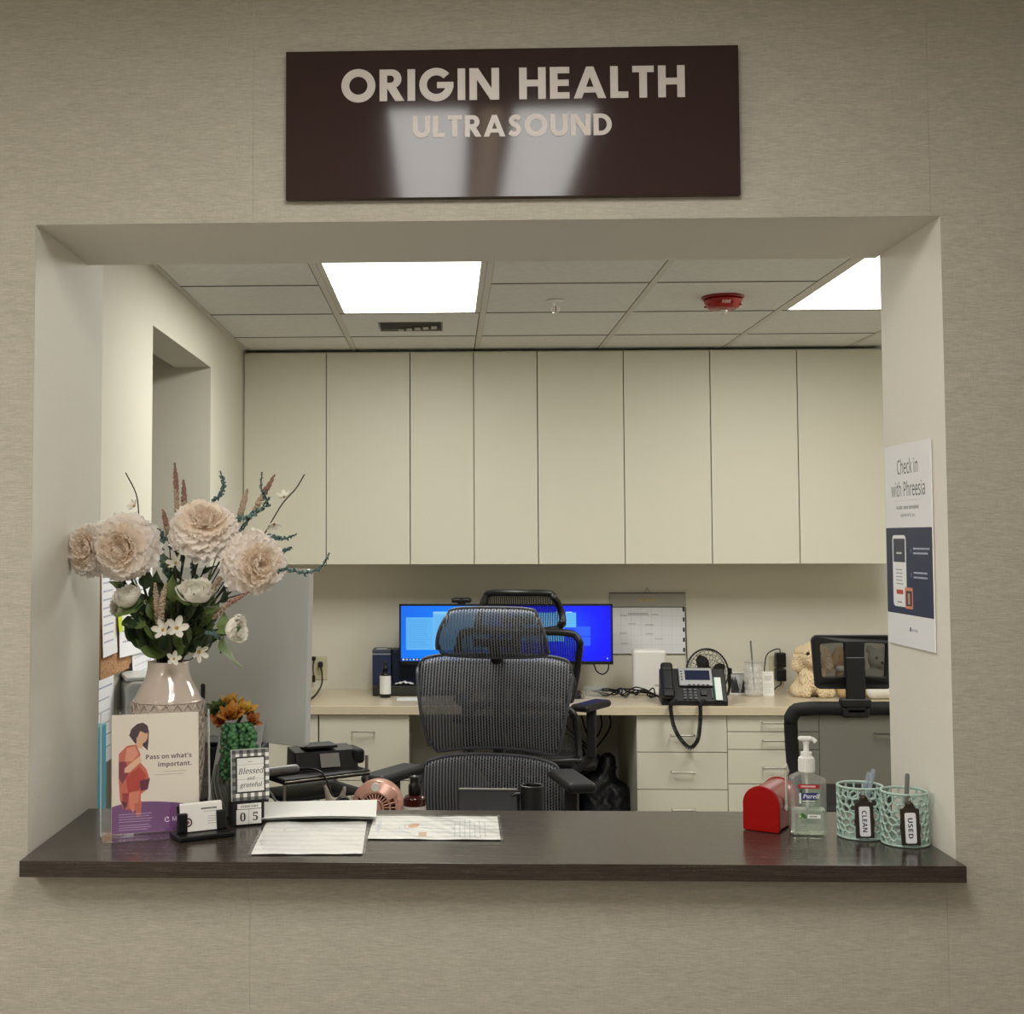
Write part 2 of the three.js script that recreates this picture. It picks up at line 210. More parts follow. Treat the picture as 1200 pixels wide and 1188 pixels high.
// ------------------------------------------------------------------ sign above the opening
{
  const t = thing('wall_sign', 'glossy dark brown wall sign lettered ORIGIN HEALTH ULTRASOUND', 'sign', [0.1355, 2.346, 0.0015], 0);
  t.rotation.z = 0.001;
  obj('panel', rspan(-0.459, 0.459, -0.153, 0.153, 0, 0.0185, 0.0012), phys(0x3a2b29, 0.09, { specularIntensity: 0.45 }), t);
  const lm = mat(0xcac1ba, 0.4);
  // geometric bold capitals, cap height 1, built from ribbons and polygons
  const ST = 0.235;
  const poly = (p) => { const s = new THREE.Shape(); p.forEach(([a, b], i) => (i ? s.lineTo(a, b) : s.moveTo(a, b))); return s; };
  const bar = (x0, y0, x1, y1) => poly([[x0, y0], [x1, y0], [x1, y1], [x0, y1]]);
  const ring = (cx, cy, r, st, a0, a1, sy = 1) => { const s = [], n = 40; for (let i = 0; i <= n; i++) { const a = a0 + (a1 - a0) * i / n; s.push([cx + r * Math.cos(a), cy + r * sy * Math.sin(a)]); } for (let i = n; i >= 0; i--) { const a = a0 + (a1 - a0) * i / n; s.push([cx + (r - st) * Math.cos(a), cy + (r * sy - st) * Math.sin(a)]); } return poly(s); };
  const ribbon = (pts, w) => { const c = new THREE.CatmullRomCurve3(pts.map(([a, b]) => V(a, b, 0))).getPoints(40), l = [], r = []; c.forEach((p, i) => { const d = c[Math.min(i + 1, 40)].clone().sub(c[Math.max(i - 1, 0)]).normalize(); l.push([p.x - d.y * w / 2, p.y + d.x * w / 2]); r.push([p.x + d.y * w / 2, p.y - d.x * w / 2]); }); return poly([...l, ...r.reverse()]); };
  const L = {
    O: [1.06, [ring(0.53, 0.5, 0.53, ST + 0.01, 0, TAU * 0.99999)]],
    R: [0.74, [bar(0, 0, ST, 1), poly([[ST, 1], [0.38, 1], ...Array.from({ length: 21 }, (_, i) => [0.38 + 0.3 * Math.sin(i * PI / 20), 0.7 + 0.3 * Math.cos(i * PI / 20)]), [ST, 0.4], [ST, 0.58], [0.34, 0.58], ...Array.from({ length: 13 }, (_, i) => [0.34 + 0.11 * Math.sin((12 - i) * PI / 12), 0.695 + 0.115 * Math.cos((12 - i) * PI / 12)]), [ST, 0.81]]), poly([[0.22, 0.43], [0.5, 0.46], [0.77, 0], [0.49, 0]])]],
    I: [ST, [bar(0, 0, ST, 1)]],
    G: [1.06, [ring(0.53, 0.5, 0.53, ST, 0.72, TAU - 0.02), bar(0.55, 0.39, 1.06, 0.58)]],
    N: [0.92, [bar(0, 0, ST, 1), bar(0.92 - ST, 0, 0.92, 1), poly([[0, 1], [0.27, 1], [0.92, 0], [0.65, 0]])]],
    H: [0.82, [bar(0, 0, ST, 1), bar(0.82 - ST, 0, 0.82, 1), bar(ST, 0.4, 0.82 - ST, 0.61)]],
    E: [0.6, [bar(0, 0, ST, 1), bar(ST, 0.8, 0.6, 1), bar(ST, 0.4, 0.58, 0.6), bar(ST, 0, 0.6, 0.2)]],
    A: [1.0, [poly([[0, 0], [0.25, 0], [0.5, 0.68], [0.75, 0], [1, 0], [0.61, 1], [0.39, 1]]), bar(0.28, 0.18, 0.72, 0.36)]],
    L: [0.55, [bar(0, 0, ST, 1), bar(ST, 0, 0.55, 0.2)]],
    T: [0.66, [bar(0.33 - ST / 2, 0, 0.33 + ST / 2, 1), bar(0, 0.8, 0.66, 1)]],
    U: [0.8, [bar(0, 0.38, ST, 1), bar(0.8 - ST, 0.38, 0.8, 1), ring(0.4, 0.38, 0.4, ST, PI, TAU, 1)]],
    S: [0.62, [ribbon([[0.54, 0.8], [0.42, 0.89], [0.26, 0.88], [0.14, 0.75], [0.22, 0.58], [0.4, 0.48], [0.49, 0.31], [0.4, 0.14], [0.24, 0.1], [0.06, 0.2]], 0.215)]],
    D: [0.84, [bar(0, 0, ST, 1), poly([[ST, 1], [0.34, 1], ...Array.from({ length: 25 }, (_, i) => [0.34 + 0.5 * Math.sin(i * PI / 24), 0.5 + 0.5 * Math.cos(i * PI / 24)]), [ST, 0], [ST, 0.2], [0.34, 0.2], ...Array.from({ length: 17 }, (_, i) => [0.34 + 0.27 * Math.sin((16 - i) * PI / 16), 0.5 + 0.3 * Math.cos((16 - i) * PI / 16)]), [ST, 0.8]])]],
    ' ': [0.36, []],
  };
  function line(text, x0, x1, y0, y1) {
    const gap = 0.13; let w = -gap; for (const c of text) w += L[c][0] + gap;
    const sx = (x1 - x0) / w, sy = y1 - y0; let x = x0;
    for (const c of text) { if (L[c][1].length) obj('letter', L[c][1].map((s, k) => mv(extrude(s, 0.001), 0, 0, 0).scale(sx, sy, 1).translate(x, y0, 0.0187 + 0.00012 * k)), lm, t); x += (L[c][0] + gap) * sx; }
  }
  line('ORIGIN HEALTH', -0.3455, 0.3505, 0.047, 0.1125);
  line('ULTRASOUND', -0.2, 0.2025, -0.029, 0.0155);
}
// ------------------------------------------------------------------ the ledge in the opening
{
  const t = thing('reception_ledge', 'dark wood grain reception ledge along the foot of the opening', 'counter');
  obj('ledge_top', uvm(rspan(OX0 + 0.0025, OX1 - 0.0025, 0.8425, 0.874, -0.432, 0.0565, 0.0008)), M.darkWood, t);
  obj('edge_band', uvm(rspan(OX0 + 0.0025, OX1 - 0.0025, 0.8425, 0.874, 0.0567, 0.0585, 0.0007)), M.darkWood, t);
}
const LY = 0.8742;

// ------------------------------------------------------------------ wall cabinets
function wallCabinet(xs, label) {
  const t = thing('wall_cabinet', label, 'cabinet', [xs[0], 1.378, -3.74], 0, 'cream wall cabinets above the back desk'), w = xs[2] - xs[0], h = 1.043;
  obj('carcass', rspan(0.0015, w - 0.0015, 0, h + 0.008, -0.337, -0.002, 0.001), M.laminateEdge, t);
  for (const k of [0, 1]) obj('door', uvm(rspan(xs[k] - xs[0] + 0.0022, xs[k + 1] - xs[0] - 0.0022, 0, h, 0, 0.0186, 0.0012)), M.laminate, t);
}
wallCabinet([-0.998, -0.5895, -0.176], 'cream double wall cabinet beside the left wall, first of the row');
wallCabinet([-0.176, 0.1375, 0.4505], 'cream wall cabinet with the two narrowest doors, second from the left');
wallCabinet([0.4505, 0.872, 1.294], 'cream double wall cabinet above the wall calendar, third from the left');
wallCabinet([1.294, 1.7165, 2.139], 'cream double wall cabinet reaching behind the right jamb, last in view');
one('cabinet_filler', rspan(-1.0045, -0.999, 1.378, 2.44, -4.07, -3.73, 0.0005), M.laminateEdge, 'narrow cream filler strip between left wall and first cabinet', 'filler strip');

// ------------------------------------------------------------------ back desk and its drawers
one('back_desk', [uvm(rspan(RX0 + 0.002, RX1 - 0.002, 0.7, 0.73, RZ + 0.002, -3.405, 0.003)), uvm(rspan(RX0 + 0.002, RX1 - 0.002, 0.691, 0.7295, -3.404, -3.4, 0.001))], M.desk, 'long beige laminate desk top along the back wall', 'desk');
function pull(parent, x, y) { obj('handle', [rod([x - 0.055, y, 0.028], [x + 0.055, y, 0.028], 0.004), rod([x - 0.051, y, 0.0], [x - 0.051, y, 0.029], 0.0035), rod([x + 0.051, y, 0.0], [x + 0.051, y, 0.029], 0.0035)], M.metal, parent); }
function baseUnit(name, label, x0, x1, splits, px, kind = 'drawer', hy) {
  const t = thing(name, label, 'cabinet', [x0, 0, -3.44], 0), w = x1 - x0;
  obj('carcass', [rspan(0.001, w - 0.001, 0.08, 0.689, -0.62, -0.0012, 0.001), rspan(0.001, w - 0.001, 0, 0.08, -0.6, -0.06, 0.001)], M.laminateEdge, t);
  for (let k = 0; k + 1 < splits.length; k++) {
    const y1 = splits[k] - 0.0018, y0 = splits[k + 1] + 0.0018;
    const d = obj(kind, uvm(rspan(0.0015, w - 0.0015, y0, y1, 0, 0.019, 0.0012)), M.laminate, t);
    pull(d, px, hy ? hy[k] : y1 - Math.min(0.088, (y1 - y0) / 2)); d.children[0].position.z = 0.019;
  }
}
baseUnit('base_cabinet', 'cream base cabinet hidden behind the white monitor', -1.0, -0.598, [0.688, 0.09], 0.3, 'door');
baseUnit('drawer_unit', 'cream two drawer unit under the left of the back desk', -0.594, -0.174, [0.688, 0.386, 0.09], 0.2075, 'drawer', [0.614, 0.32]);
baseUnit('drawer_unit', 'cream drawer unit under the desk phone and its cord', 0.872, 1.287, [0.688, 0.52, 0.35, 0.18, 0.09], 0.21, 'drawer', [0.6, 0.432, 0.262, 0.13]);
baseUnit('drawer_unit', 'cream drawer unit with thin top drawers behind the red mailbox', 1.287, 1.706, [0.688, 0.614, 0.533, 0.377, 0.09], 0.212, 'drawer', [0.657, 0.577, 0.453, 0.3]);
baseUnit('base_cabinet', 'cream base cabinet seen through the mesh of the right chair', 1.706, 2.13, [0.688, 0.09], 0.3, 'door', [0.61]);

// staff side desk below the ledge
const SD = 0.74;
{
  const t = thing('staff_desk', 'dark staff desk just behind the reception ledge', 'desk', [0, 0, 0]);
  obj('desk_top', uvm(rspan(-0.985, 0.75, SD - 0.03, SD, -1.05, -0.53, 0.002)), M.darkWood, t);
  for (const x of [-0.93, 0.7]) for (const z of [-0.58, -1.0]) obj('leg', rspan(x - 0.025, x + 0.025, 0, SD - 0.03, z - 0.025, z + 0.025, 0.003), M.black, t);
}
// ------------------------------------------------------------------ chairs
function meshTex(light, dark, aHole, seed) {
  return dataTex(64, 64, (x, y) => {        // one repeat: four strands wide, four knots high
    const u = (x % 16) / 16, row = Math.floor(y / 16), v = (y % 16) / 16, sway = 0.11 * Math.sin(v * TAU + (Math.floor(x / 16) % 2) * PI);
    const s = Math.abs(u - 0.5 - sway), on = s < 0.21, knot = v > 0.82 && s < 0.4;
    const k = 0.82 + 0.18 * Math.cos(s * 8); const c = on || knot ? light.map((q) => q * k) : dark;
    return [...c, on || knot ? 255 : aHole];
  });
}
const greyMesh = meshTex([136, 140, 150], [12, 13, 18], 205, 1), blackMesh = meshTex([26, 26, 30], [6, 6, 8], 90, 2), fineMesh = meshTex([44, 43, 41], [30, 30, 29], 130, 3);
for (const t of [greyMesh, blackMesh]) t.repeat.set(1 / 0.038, 1 / 0.038); fineMesh.repeat.set(1 / 0.007, 1 / 0.007);
M.greyMesh = mat(0xffffff, 0.6, { map: greyMesh, transparent: true, side: THREE.DoubleSide });
M.blackMesh = mat(0xffffff, 0.6, { map: blackMesh, transparent: true, side: THREE.DoubleSide });
M.fineMesh = mat(0xffffff, 0.6, { map: fineMesh, transparent: true, side: THREE.DoubleSide });
// a curved panel with outline half width hw(v), bottom edge lo(u), top edge hi(u), bowed forward at the sides by bow
function meshPanel(hw, lo, hi, bow, lean, roll = 0.02) {
  const f = (u, v) => { const s = 2 * u - 1, y0 = lo(s), y1 = hi(s), y = y0 + (y1 - y0) * v, x = s * hw(v), edge = Math.max(0, Math.abs(s) - 0.86) / 0.14, e2 = Math.max(0, Math.abs(2 * v - 1) - 0.86) / 0.14; return [x, y, bow * s * s + lean(v) - roll * (edge * edge + e2 * e2) * 0.5, x, y]; };
  const rim = []; for (let i = 0; i < 24; i++) rim.push(V(...f(i / 24, 0.004).slice(0, 3))); for (let i = 0; i < 16; i++) rim.push(V(...f(0.998, i / 16).slice(0, 3))); for (let i = 24; i > 0; i--) rim.push(V(...f(i / 24, 0.996).slice(0, 3))); for (let i = 16; i > 0; i--) rim.push(V(...f(0.002, i / 16).slice(0, 3)));
  return { skin: sheet(f, 36, 24), rim };
}
const sq = (s, p) => Math.pow(Math.max(0, 1 - Math.pow(Math.abs(s), p)), 1 / p);
function mirrorBars(t, m) {
  obj('gas_lift', [cyl(0.028, 0.028, 0.2, 0, 0.12, 0.2), cyl(0.016, 0.016, 0.16, 0, 0.28, 0.2)], M.blackMatte, t);
  for (let k = 0; k < 5; k++) {
    const a = k * TAU / 5 + 0.3, g = obj('base_leg', [rod([Math.sin(a) * 0.02, 0.13, 0.2 + Math.cos(a) * 0.02], [Math.sin(a) * 0.3, 0.08, 0.2 + Math.cos(a) * 0.3], 0.018)], m, t);
    obj('caster', [mv(cyl(0.028, 0.028, 0.018, 0, -0.009, 0, 20), Math.sin(a) * 0.3, 0.03, 0.2 + Math.cos(a) * 0.3, 0, a, PI / 2), rod([Math.sin(a) * 0.3, 0.03, 0.2 + Math.cos(a) * 0.3], [Math.sin(a) * 0.3, 0.085, 0.2 + Math.cos(a) * 0.3], 0.008)], M.rubber, g);
  }
}
function ergoChair(label, skin, rimMat, rimR, p, turn, padTurn, headTilt = 0) {
  const t = thing('office_chair', label, 'chair', p, turn);      // faces +z, back panel near z = 0
  const head = meshPanel((v) => 0.178 - 0.032 * v * v + 0.004, (s) => 1.112 + 0.012 * s * s - 0.03 * (1 - sq(s, 9)) * -1, (s) => 1.245 + 0.03 * sq(s, 6) - 0.022 * (1 - sq(s, 6)), 0.05, (v) => 0.045 - 0.03 * (2 * v - 1) * (2 * v - 1), 0.03);
  const back = meshPanel((v) => 0.205 + 0.055 * Math.pow(v, 0.7), (s) => 0.8 + 0.012 * (1 - s * s) - 0.0 + 0.03 * (1 - sq(s, 10)), (s) => 1.028 + 0.09 * sq(s, 5.5), 0.07, (v) => -0.02 + 0.035 * Math.sin(v * PI) - 0.03 * v, 0.03);
  const lum = meshPanel((v) => 0.245 - 0.02 * v, (s) => 0.57, (s) => 0.745 + 0.055 * sq(s, 3.2), 0.075, (v) => 0.035 + 0.02 * Math.sin(v * PI), 0.03);
  for (const [n, q] of [['headrest', head], ['backrest', back], ['lumbar_pad', lum]]) { const o = obj(n, q.skin, skin, t); obj('rim', tube(q.rim, rimR, 160, 8, true), rimMat, o); }
  obj('spine', [tube([[0, 0.42, 0.0], [0, 0.62, -0.07], [0, 0.9, -0.09], [0, 1.08, -0.06], [0, 1.17, 0.0]], 0.022, 30), rbox(0.3, 0.03, 0.02, 0.008, 0, 0.9, -0.06), rbox(0.14, 0.03, 0.03, 0.008, 0, 1.16, 0.0)], M.blackMatte, t);
  const seat = meshPanel((v) => 0.26 - 0.02 * v, (s) => 0, (s) => 0.46, 0.02, (v) => 0.03 * v * v, 0.03);
  const so = obj('seat', mv(seat.skin, 0, 0.47, 0.52, PI / 2), skin, t); obj('rim', tube(seat.rim, 0.016, 120, 8, true).applyMatrix4(new THREE.Matrix4().makeRotationX(PI / 2)).translate(0, 0.47, 0.52).rotateX(0), M.blackMatte, so);
  so.geometry.rotateX(0);
  obj('seat_plate', rbox(0.3, 0.05, 0.3, 0.015, 0, 0.415, 0.24), M.blackMatte, t);
  for (const s of [-1, 1]) {
    const a = obj('armrest', mv(rbox(0.088, 0.032, 0.25, 0.016), s * 0.275, 0.775, 0.3, 0, padTurn * s), M.rubber, t);
    obj('arm_post', [rspan(s * 0.275 - 0.02, s * 0.275 + 0.02, 0.55, 0.76, 0.28, 0.34, 0.01), rod([s * 0.275, 0.56, 0.31], [s * 0.13, 0.42, 0.27], 0.02)], M.blackMatte, a);
  }
  mirrorBars(t, M.blackMatte);
  return t;
}
ergoChair('large grey mesh office chair with headrest facing the window', M.greyMesh, mat(0x4a4c54, 0.6), 0.006, [0.158, 0, -1.68], -0.18, 0.35);
ergoChair('black mesh office chair mostly hidden behind the grey chair', M.blackMesh, M.black, 0.015, [0.3, 0, -2.85], PI - 0.2, 0.35);
{
  const t = thing('task_chair', 'black mesh task chair with split headrest beside the right jamb', 'chair', [1.519, 0, -2.3], PI);
  const bk = meshPanel((v) => 0.2 + 0.024 * v, (s) => 0.48, (s) => 0.818 + 0.05 * sq(s, 4), 0.05, (v) => 0.02 * Math.sin(v * PI), 0);
  const b = obj('backrest', bk.skin, M.fineMesh, t); obj('rim', tube(bk.rim, 0.026, 160, 10, true), M.blackMatte, b);
  const frame = rrect(0.292, 0.2, 0.022), hl = rrect(0.085, 0.125, 0.01, -0.078, 0.005), hr = rrect(0.085, 0.125, 0.01, 0.078, 0.005); frame.holes.push(hl, hr);
  const curve = (g) => { const p = g.attributes.position; for (let i = 0; i < p.count; i++) { p.setZ(i, p.getZ(i) + 1.1 * p.getX(i) ** 2); p.setY(i, p.getY(i) - 0.5 * p.getX(i) ** 2); p.setX(i, p.getX(i) * (1 + 0.45 * (p.getY(i)))); } g.computeVertexNormals(); return g; };
  const h = obj('headrest', curve(extrude(frame, 0.018, 0.004, 8)).translate(0, 1.047, -0.02), M.blackMatte, t);
  for (const s of [-1, 1]) obj('mesh_window', sheet((u, v) => { const x = s * 0.078 + (u - 0.5) * 0.088, y = (v - 0.5) * 0.128 + 0.005; return [x * (1 + 0.45 * y), 1.047 + y - 0.5 * x * x, -0.01 + 1.1 * x * x, x, y]; }, 8, 4), M.fineMesh, h);
  obj('headrest_post', [rspan(-0.036, 0.036, 0.85, 1.06, -0.03, -0.012, 0.006), rspan(-0.055, 0.055, 0.875, 0.905, -0.035, 0.01, 0.006), rspan(-0.05, 0.05, 0.835, 0.875, -0.03, 0.01, 0.01)], M.black, t);
  obj('spine', tube([[0, 0.49, -0.01], [0, 0.44, -0.03], [0, 0.42, 0.05], [0, 0.42, 0.15]], 0.022, 24), M.blackMatte, t);
  obj('seat', rbox(0.49, 0.07, 0.47, 0.03, 0, 0.465, 0.27), M.blackMatte, t);
  mirrorBars(t, M.blackMatte);
}
// ------------------------------------------------------------------ on and above the back desk
const DY = 0.7302;
const printed = (tex, rough = 0.6, more = {}) => mat(0xffffff, rough, { map: tex, ...more });
function card(parent, name, w, h, x, y, z, m, rx = 0, ry = 0) { return obj(name, mv(new THREE.PlaneGeometry(w, h), x, y, z, rx, ry), m, parent); }
function screenTex(left) {
  return canvasTex(1024, 576, (x, w, h) => {
    if (left) {
      const g = x.createLinearGradient(0, 0, w, h); g.addColorStop(0, '#1a6cf0'); g.addColorStop(0.5, '#0f86ff'); g.addColorStop(1, '#1066ff'); x.fillStyle = g; x.fillRect(0, 0, w, h);
      x.fillStyle = '#5fb4f4'; x.fillRect(50, 120, 330, 340); x.fillStyle = '#6cbcf6'; x.fillRect(320, 60, 560, 400); x.fillStyle = '#8acaf8'; x.fillRect(320, 60, 560, 24);
      scribble(x, 62, 140, 240, 300, 15, 'rgba(40,110,190,.55)', 4, 5); scribble(x, 340, 100, 500, 330, 16, 'rgba(50,120,200,.5)', 4, 6);
      x.fillStyle = '#0b48b8'; x.fillRect(0, 546, w, 30); for (let k = 0; k < 14; k++) { x.fillStyle = ['#dfeefc', '#f4c542', '#62c6ff'][k % 3]; x.fillRect(16 + k * 34, 552, 16, 16); }
    } else {
      const g = x.createRadialGradient(620, 250, 40, 560, 280, 640); g.addColorStop(0, '#1c50ff'); g.addColorStop(0.5, '#0a18ff'); g.addColorStop(1, '#0404f4'); x.fillStyle = g; x.fillRect(0, 0, w, h);
      x.fillStyle = '#62b8f6'; x.fillRect(60, 70, 620, 300); x.fillStyle = '#2d62ff'; x.fillRect(690, 215, 130, 100); x.fillRect(690, 325, 130, 90); x.fillStyle = '#2350ff'; x.fillRect(560, 225, 118, 190);
      scribble(x, 80, 90, 560, 250, 10, 'rgba(40,120,210,.5)', 4, 7); x.fillStyle = '#bfe0ff'; x.fillRect(480, 62, 60, 8); x.fillRect(580, 62, 60, 8); x.fillStyle = '#9fd0ff'; x.fillRect(980, 540, 14, 14);
    }
  });
}
function monitor(label, x0, x1, left) {
  const t = thing('monitor', label, 'monitor', [(x0 + x1) / 2, DY, -3.85], 0), w = x1 - x0, yc = 1.028 - DY, h = 0.298;
  obj('housing', [rspan(-w / 2, w / 2, yc - h / 2, yc + h / 2, -0.032, -0.004, 0.004), rspan(-w / 2 + 0.06, w / 2 - 0.06, yc - 0.1, yc + 0.1, -0.055, -0.03, 0.01)], M.black, t);
  obj('bezel', [rspan(-w / 2, w / 2, yc + h / 2 - 0.009, yc + h / 2, -0.006, 0.002, 0.001), rspan(-w / 2, w / 2, yc - h / 2, yc - h / 2 + 0.016, -0.006, 0.002, 0.001), rspan(-w / 2, -w / 2 + 0.009, yc - h / 2, yc + h / 2, -0.006, 0.002, 0.001), rspan(w / 2 - 0.009, w / 2, yc - h / 2, yc + h / 2, -0.006, 0.002, 0.001)], M.black, t);
  const tx = screenTex(left);
  card(t, 'screen', w - 0.018, h - 0.025, 0, yc + 0.0035, -0.0025, mat(0x050505, 0.3, { emissive: 0xffffff, emissiveMap: tx, emissiveIntensity: 0.62 }));
  obj('stand', [rspan(-0.03, 0.03, 0.008, yc, -0.08, -0.05, 0.006), rspan(-0.11, 0.11, 0, 0.012, -0.09, 0.05, 0.005), rspan(-0.04, 0.04, yc - 0.03, yc + 0.03, -0.06, -0.04, 0.003)], M.black, t);
  if (!left) obj('cable', tube([[0.17, yc - h / 2 + 0.01, -0.03], [0.185, yc - h / 2 - 0.035, -0.02], [0.215, yc - h / 2 - 0.05, -0.02], [0.24, yc - h / 2 - 0.03, -0.02], [0.245, yc - h / 2 + 0.02, -0.03]], 0.0035, 24), M.blackMatte, t);
}
monitor('left of two wide desk monitors, pale windows on a blue desktop', -0.236, 0.2945, true);
monitor('right of two wide desk monitors, deep blue desktop screen', 0.2955, 0.824, false);
{
  const t = thing('webcam', 'small black webcam clipped on top of the left monitor', 'webcam', [0.075, 1.178, -3.865]);
  obj('body', rbox(0.1, 0.026, 0.03, 0.012, 0, 0.017, 0.004), M.black, t); obj('lens', mv(cyl(0.009, 0.009, 0.004, 0, 0, 0), 0, 0.017, 0.018, PI / 2), M.dark, t); obj('clip', rbox(0.04, 0.006, 0.05, 0.002, 0, 0.0035, -0.002), M.blackMatte, t);
}
{
  const navy = mat(0x1a2a4d, 0.5);
  const t = thing('file_box', 'navy blue desk file box with grey top edge left of the monitors', 'file box', [-0.326, DY, -3.95]);
  obj('body', [rspan(-0.046, 0.046, 0.0, 0.2, -0.1, 0.06, 0.003)], navy, t); obj('lid', rspan(-0.047, 0.047, 0.2, 0.216, -0.1, 0.061, 0.004), mat(0x3a4257, 0.5), t); obj('label_strip', rspan(-0.03, 0.025, 0.2165, 0.2185, -0.02, 0.04, 0.001), mat(0xb9bcc2, 0.6), t); obj('edge_strip', rspan(-0.046, 0.046, 0.192, 0.199, 0.0605, 0.063, 0.001), mat(0x8d93a0, 0.5), t);
  const u = thing('file_box', 'wide dark navy file box tucked behind the left monitor', 'file box', [-0.18, DY, -3.97]);
  obj('body', rspan(-0.095, 0.085, 0, 0.2, -0.09, 0.02, 0.003), mat(0x131f3a, 0.5), u); obj('lid', rspan(-0.096, 0.086, 0.2, 0.214, -0.09, 0.021, 0.003), mat(0x222b40, 0.5), u);
  const s = thing('desk_organizer', 'low black drawer tray beneath the left monitor screen', 'desk tray', [-0.18, DY, -3.82]);
  obj('body', rspan(-0.185, 0.1, 0, 0.05, -0.06, 0.04, 0.004), mat(0x23241f, 0.5), s); obj('drawer_front', rspan(-0.18, 0.095, 0.006, 0.042, 0.0405, 0.044, 0.002), mat(0x2a2b26, 0.5), s);
  const p = thing('crumpled_tissue', 'small crumpled white tissue on the black desk tray', 'tissue', [-0.21, DY + 0.051, -3.82]);
  obj('paper', sheet((a, b) => { const q = a * 0.09 - 0.045, r = b * 0.06 - 0.03; return [q, 0.006 + 0.012 * Math.abs(Math.sin(q * 120 + r * 70)) * (1 - Math.abs(2 * a - 1)), r]; }, 14, 8), mat(0xeceae4, 0.9, { side: THREE.DoubleSide }), p);
  one('loose_sheet', rspan(-0.24, -0.1, DY + 0.0002, DY + 0.0015, -3.72, -3.6, 0.0004), M.paper, 'loose white sheet on the desk beside the white labelled bottle', 'paper');
}
{
  const t = thing('pump_bottle', 'dark bottle with white label and black spray cap left of the monitors', 'bottle', [-0.3, DY, -3.73]);
  obj('body', lathe([[0, 0], [0.024, 0], [0.027, 0.004], [0.027, 0.108], [0.024, 0.118], [0.013, 0.126], [0.012, 0.132], [0, 0.132]]), mat(0x17110e, 0.2), t);
  obj('label', lathe([[0.0274, 0.018], [0.0276, 0.018], [0.0276, 0.106], [0.0274, 0.106]]), mat(0xe4e3df, 0.6), t);
  obj('cap', lathe([[0, 0.132], [0.0145, 0.132], [0.0145, 0.147], [0.009, 0.15], [0.008, 0.163], [0.0105, 0.165], [0.0105, 0.176], [0.004, 0.182], [0, 0.182]]), M.black, t);
}
{
  const t = thing('wall_calendar', 'white wall calendar with a grey header hanging from a hook', 'calendar', [1.031, 1.2, RZ + 0.004]);
  obj('header', rspan(-0.194, 0.196, -0.045, 0.022, 0, 0.004, 0.001), mat(0xaaa69f, 0.6), t);
  obj('top_rail', rspan(-0.194, 0.19, 0.019, 0.024, 0.0005, 0.006, 0.001), mat(0x4a4742, 0.5), t);
  const hd = canvasTex(512, 96, (x, w, h) => { x.clearRect(0, 0, w, h); scribble(x, 190, 36, 150, 26, 1, '#c9b27a', 20, 8); });
  card(t, 'print', 0.38, 0.066, 0, -0.012, 0.0046, printed(hd, 0.6, { transparent: true }));
  obj('hook', [rod([0.0, 0.046, 0.004], [-0.018, 0.022, 0.004], 0.0016), rod([0, 0.046, 0.004], [0.018, 0.022, 0.004], 0.0016), mv(cyl(0.006, 0.006, 0.006, 0, -0.003, 0, 12), 0, 0.044, 0.003, PI / 2)], M.metal, t);
  const pg = canvasTex(640, 512, (x, w, h) => { x.fillStyle = '#e6e5ea'; x.fillRect(0, 0, w, h); x.fillStyle = '#1b1b1e'; x.fillRect(0, 0, w, 10); x.fillRect(0, h - 8, w, 8); for (let k = 0; k < 5; k++) x.fillRect(w - 18, 10 + k * 108, 16, 44);
    x.strokeStyle = '#c8c7cc'; x.lineWidth = 2; for (let r = 1; r < 5; r++) { x.beginPath(); x.moveTo(0, r * 102); x.lineTo(w - 20, r * 102); x.stroke(); } for (let c = 1; c < 7; c++) { x.beginPath(); x.moveTo(c * 88, 10); x.lineTo(c * 88, h); x.stroke(); }
    x.fillStyle = '#4e4e56'; scribble(x, 150, 66, 190, 30, 2, 'rgba(60,60,70,.8)', 7, 33); for (const [a, b] of [[80, 100], [350, 90], [150, 190], [300, 200], [80, 290], [300, 296], [90, 400], [380, 350]]) scribble(x, a, b - 12, 70, 16, 2, 'rgba(60,60,70,.55)', 4, a + b); });
  obj('page', rspan(-0.19, 0.19, -0.292, -0.046, 0, 0.003, 0.0008), M.paper, t); card(t, 'print', 0.378, 0.244, 0, -0.169, 0.0034, printed(pg));
  obj('cord', tube([[0.192, -0.05, 0.006], [0.194, -0.2, 0.006], [0.197, -0.33, 0.008], [0.199, -0.44, 0.01]], 0.0024, 20), M.black, t);
}
{
  const t = thing('router', 'tall white wireless router box behind the desk phone', 'router', [1.0, DY, -3.85]);
  obj('body', rbox(0.165, 0.225, 0.07, 0.018, 0, 0.1128, 0), M.white, t);
  card(t, 'logo', 0.03, 0.01, 0.035, 0.05, 0.0353, mat(0xb4b2ad, 0.5));
}
{
  const t = thing('cable_bundle', 'tangle of black cables beside the white router', 'cables', [0.82, DY, -3.74]); const R = rng(77);
  for (let k = 0; k < 6; k++) { const pts = [[-0.06 - R() * 0.06, 0.02, -0.12 + R() * 0.02]]; for (let i = 0; i < 7; i++) pts.push([i * 0.032 - 0.02 + (R() - 0.5) * 0.05, 0.006 + R() * 0.045, (R() - 0.5) * 0.11]); pts.push([0.19 + R() * 0.03, 0.006, -0.02 + R() * 0.06]); obj('cable', tube(pts, 0.0034, 80, 6), M.blackMatte, t); }
  obj('plug', rbox(0.022, 0.016, 0.03, 0.004, 0.03, 0.03, 0.02), mat(0x9a9a9a, 0.4), t);
}
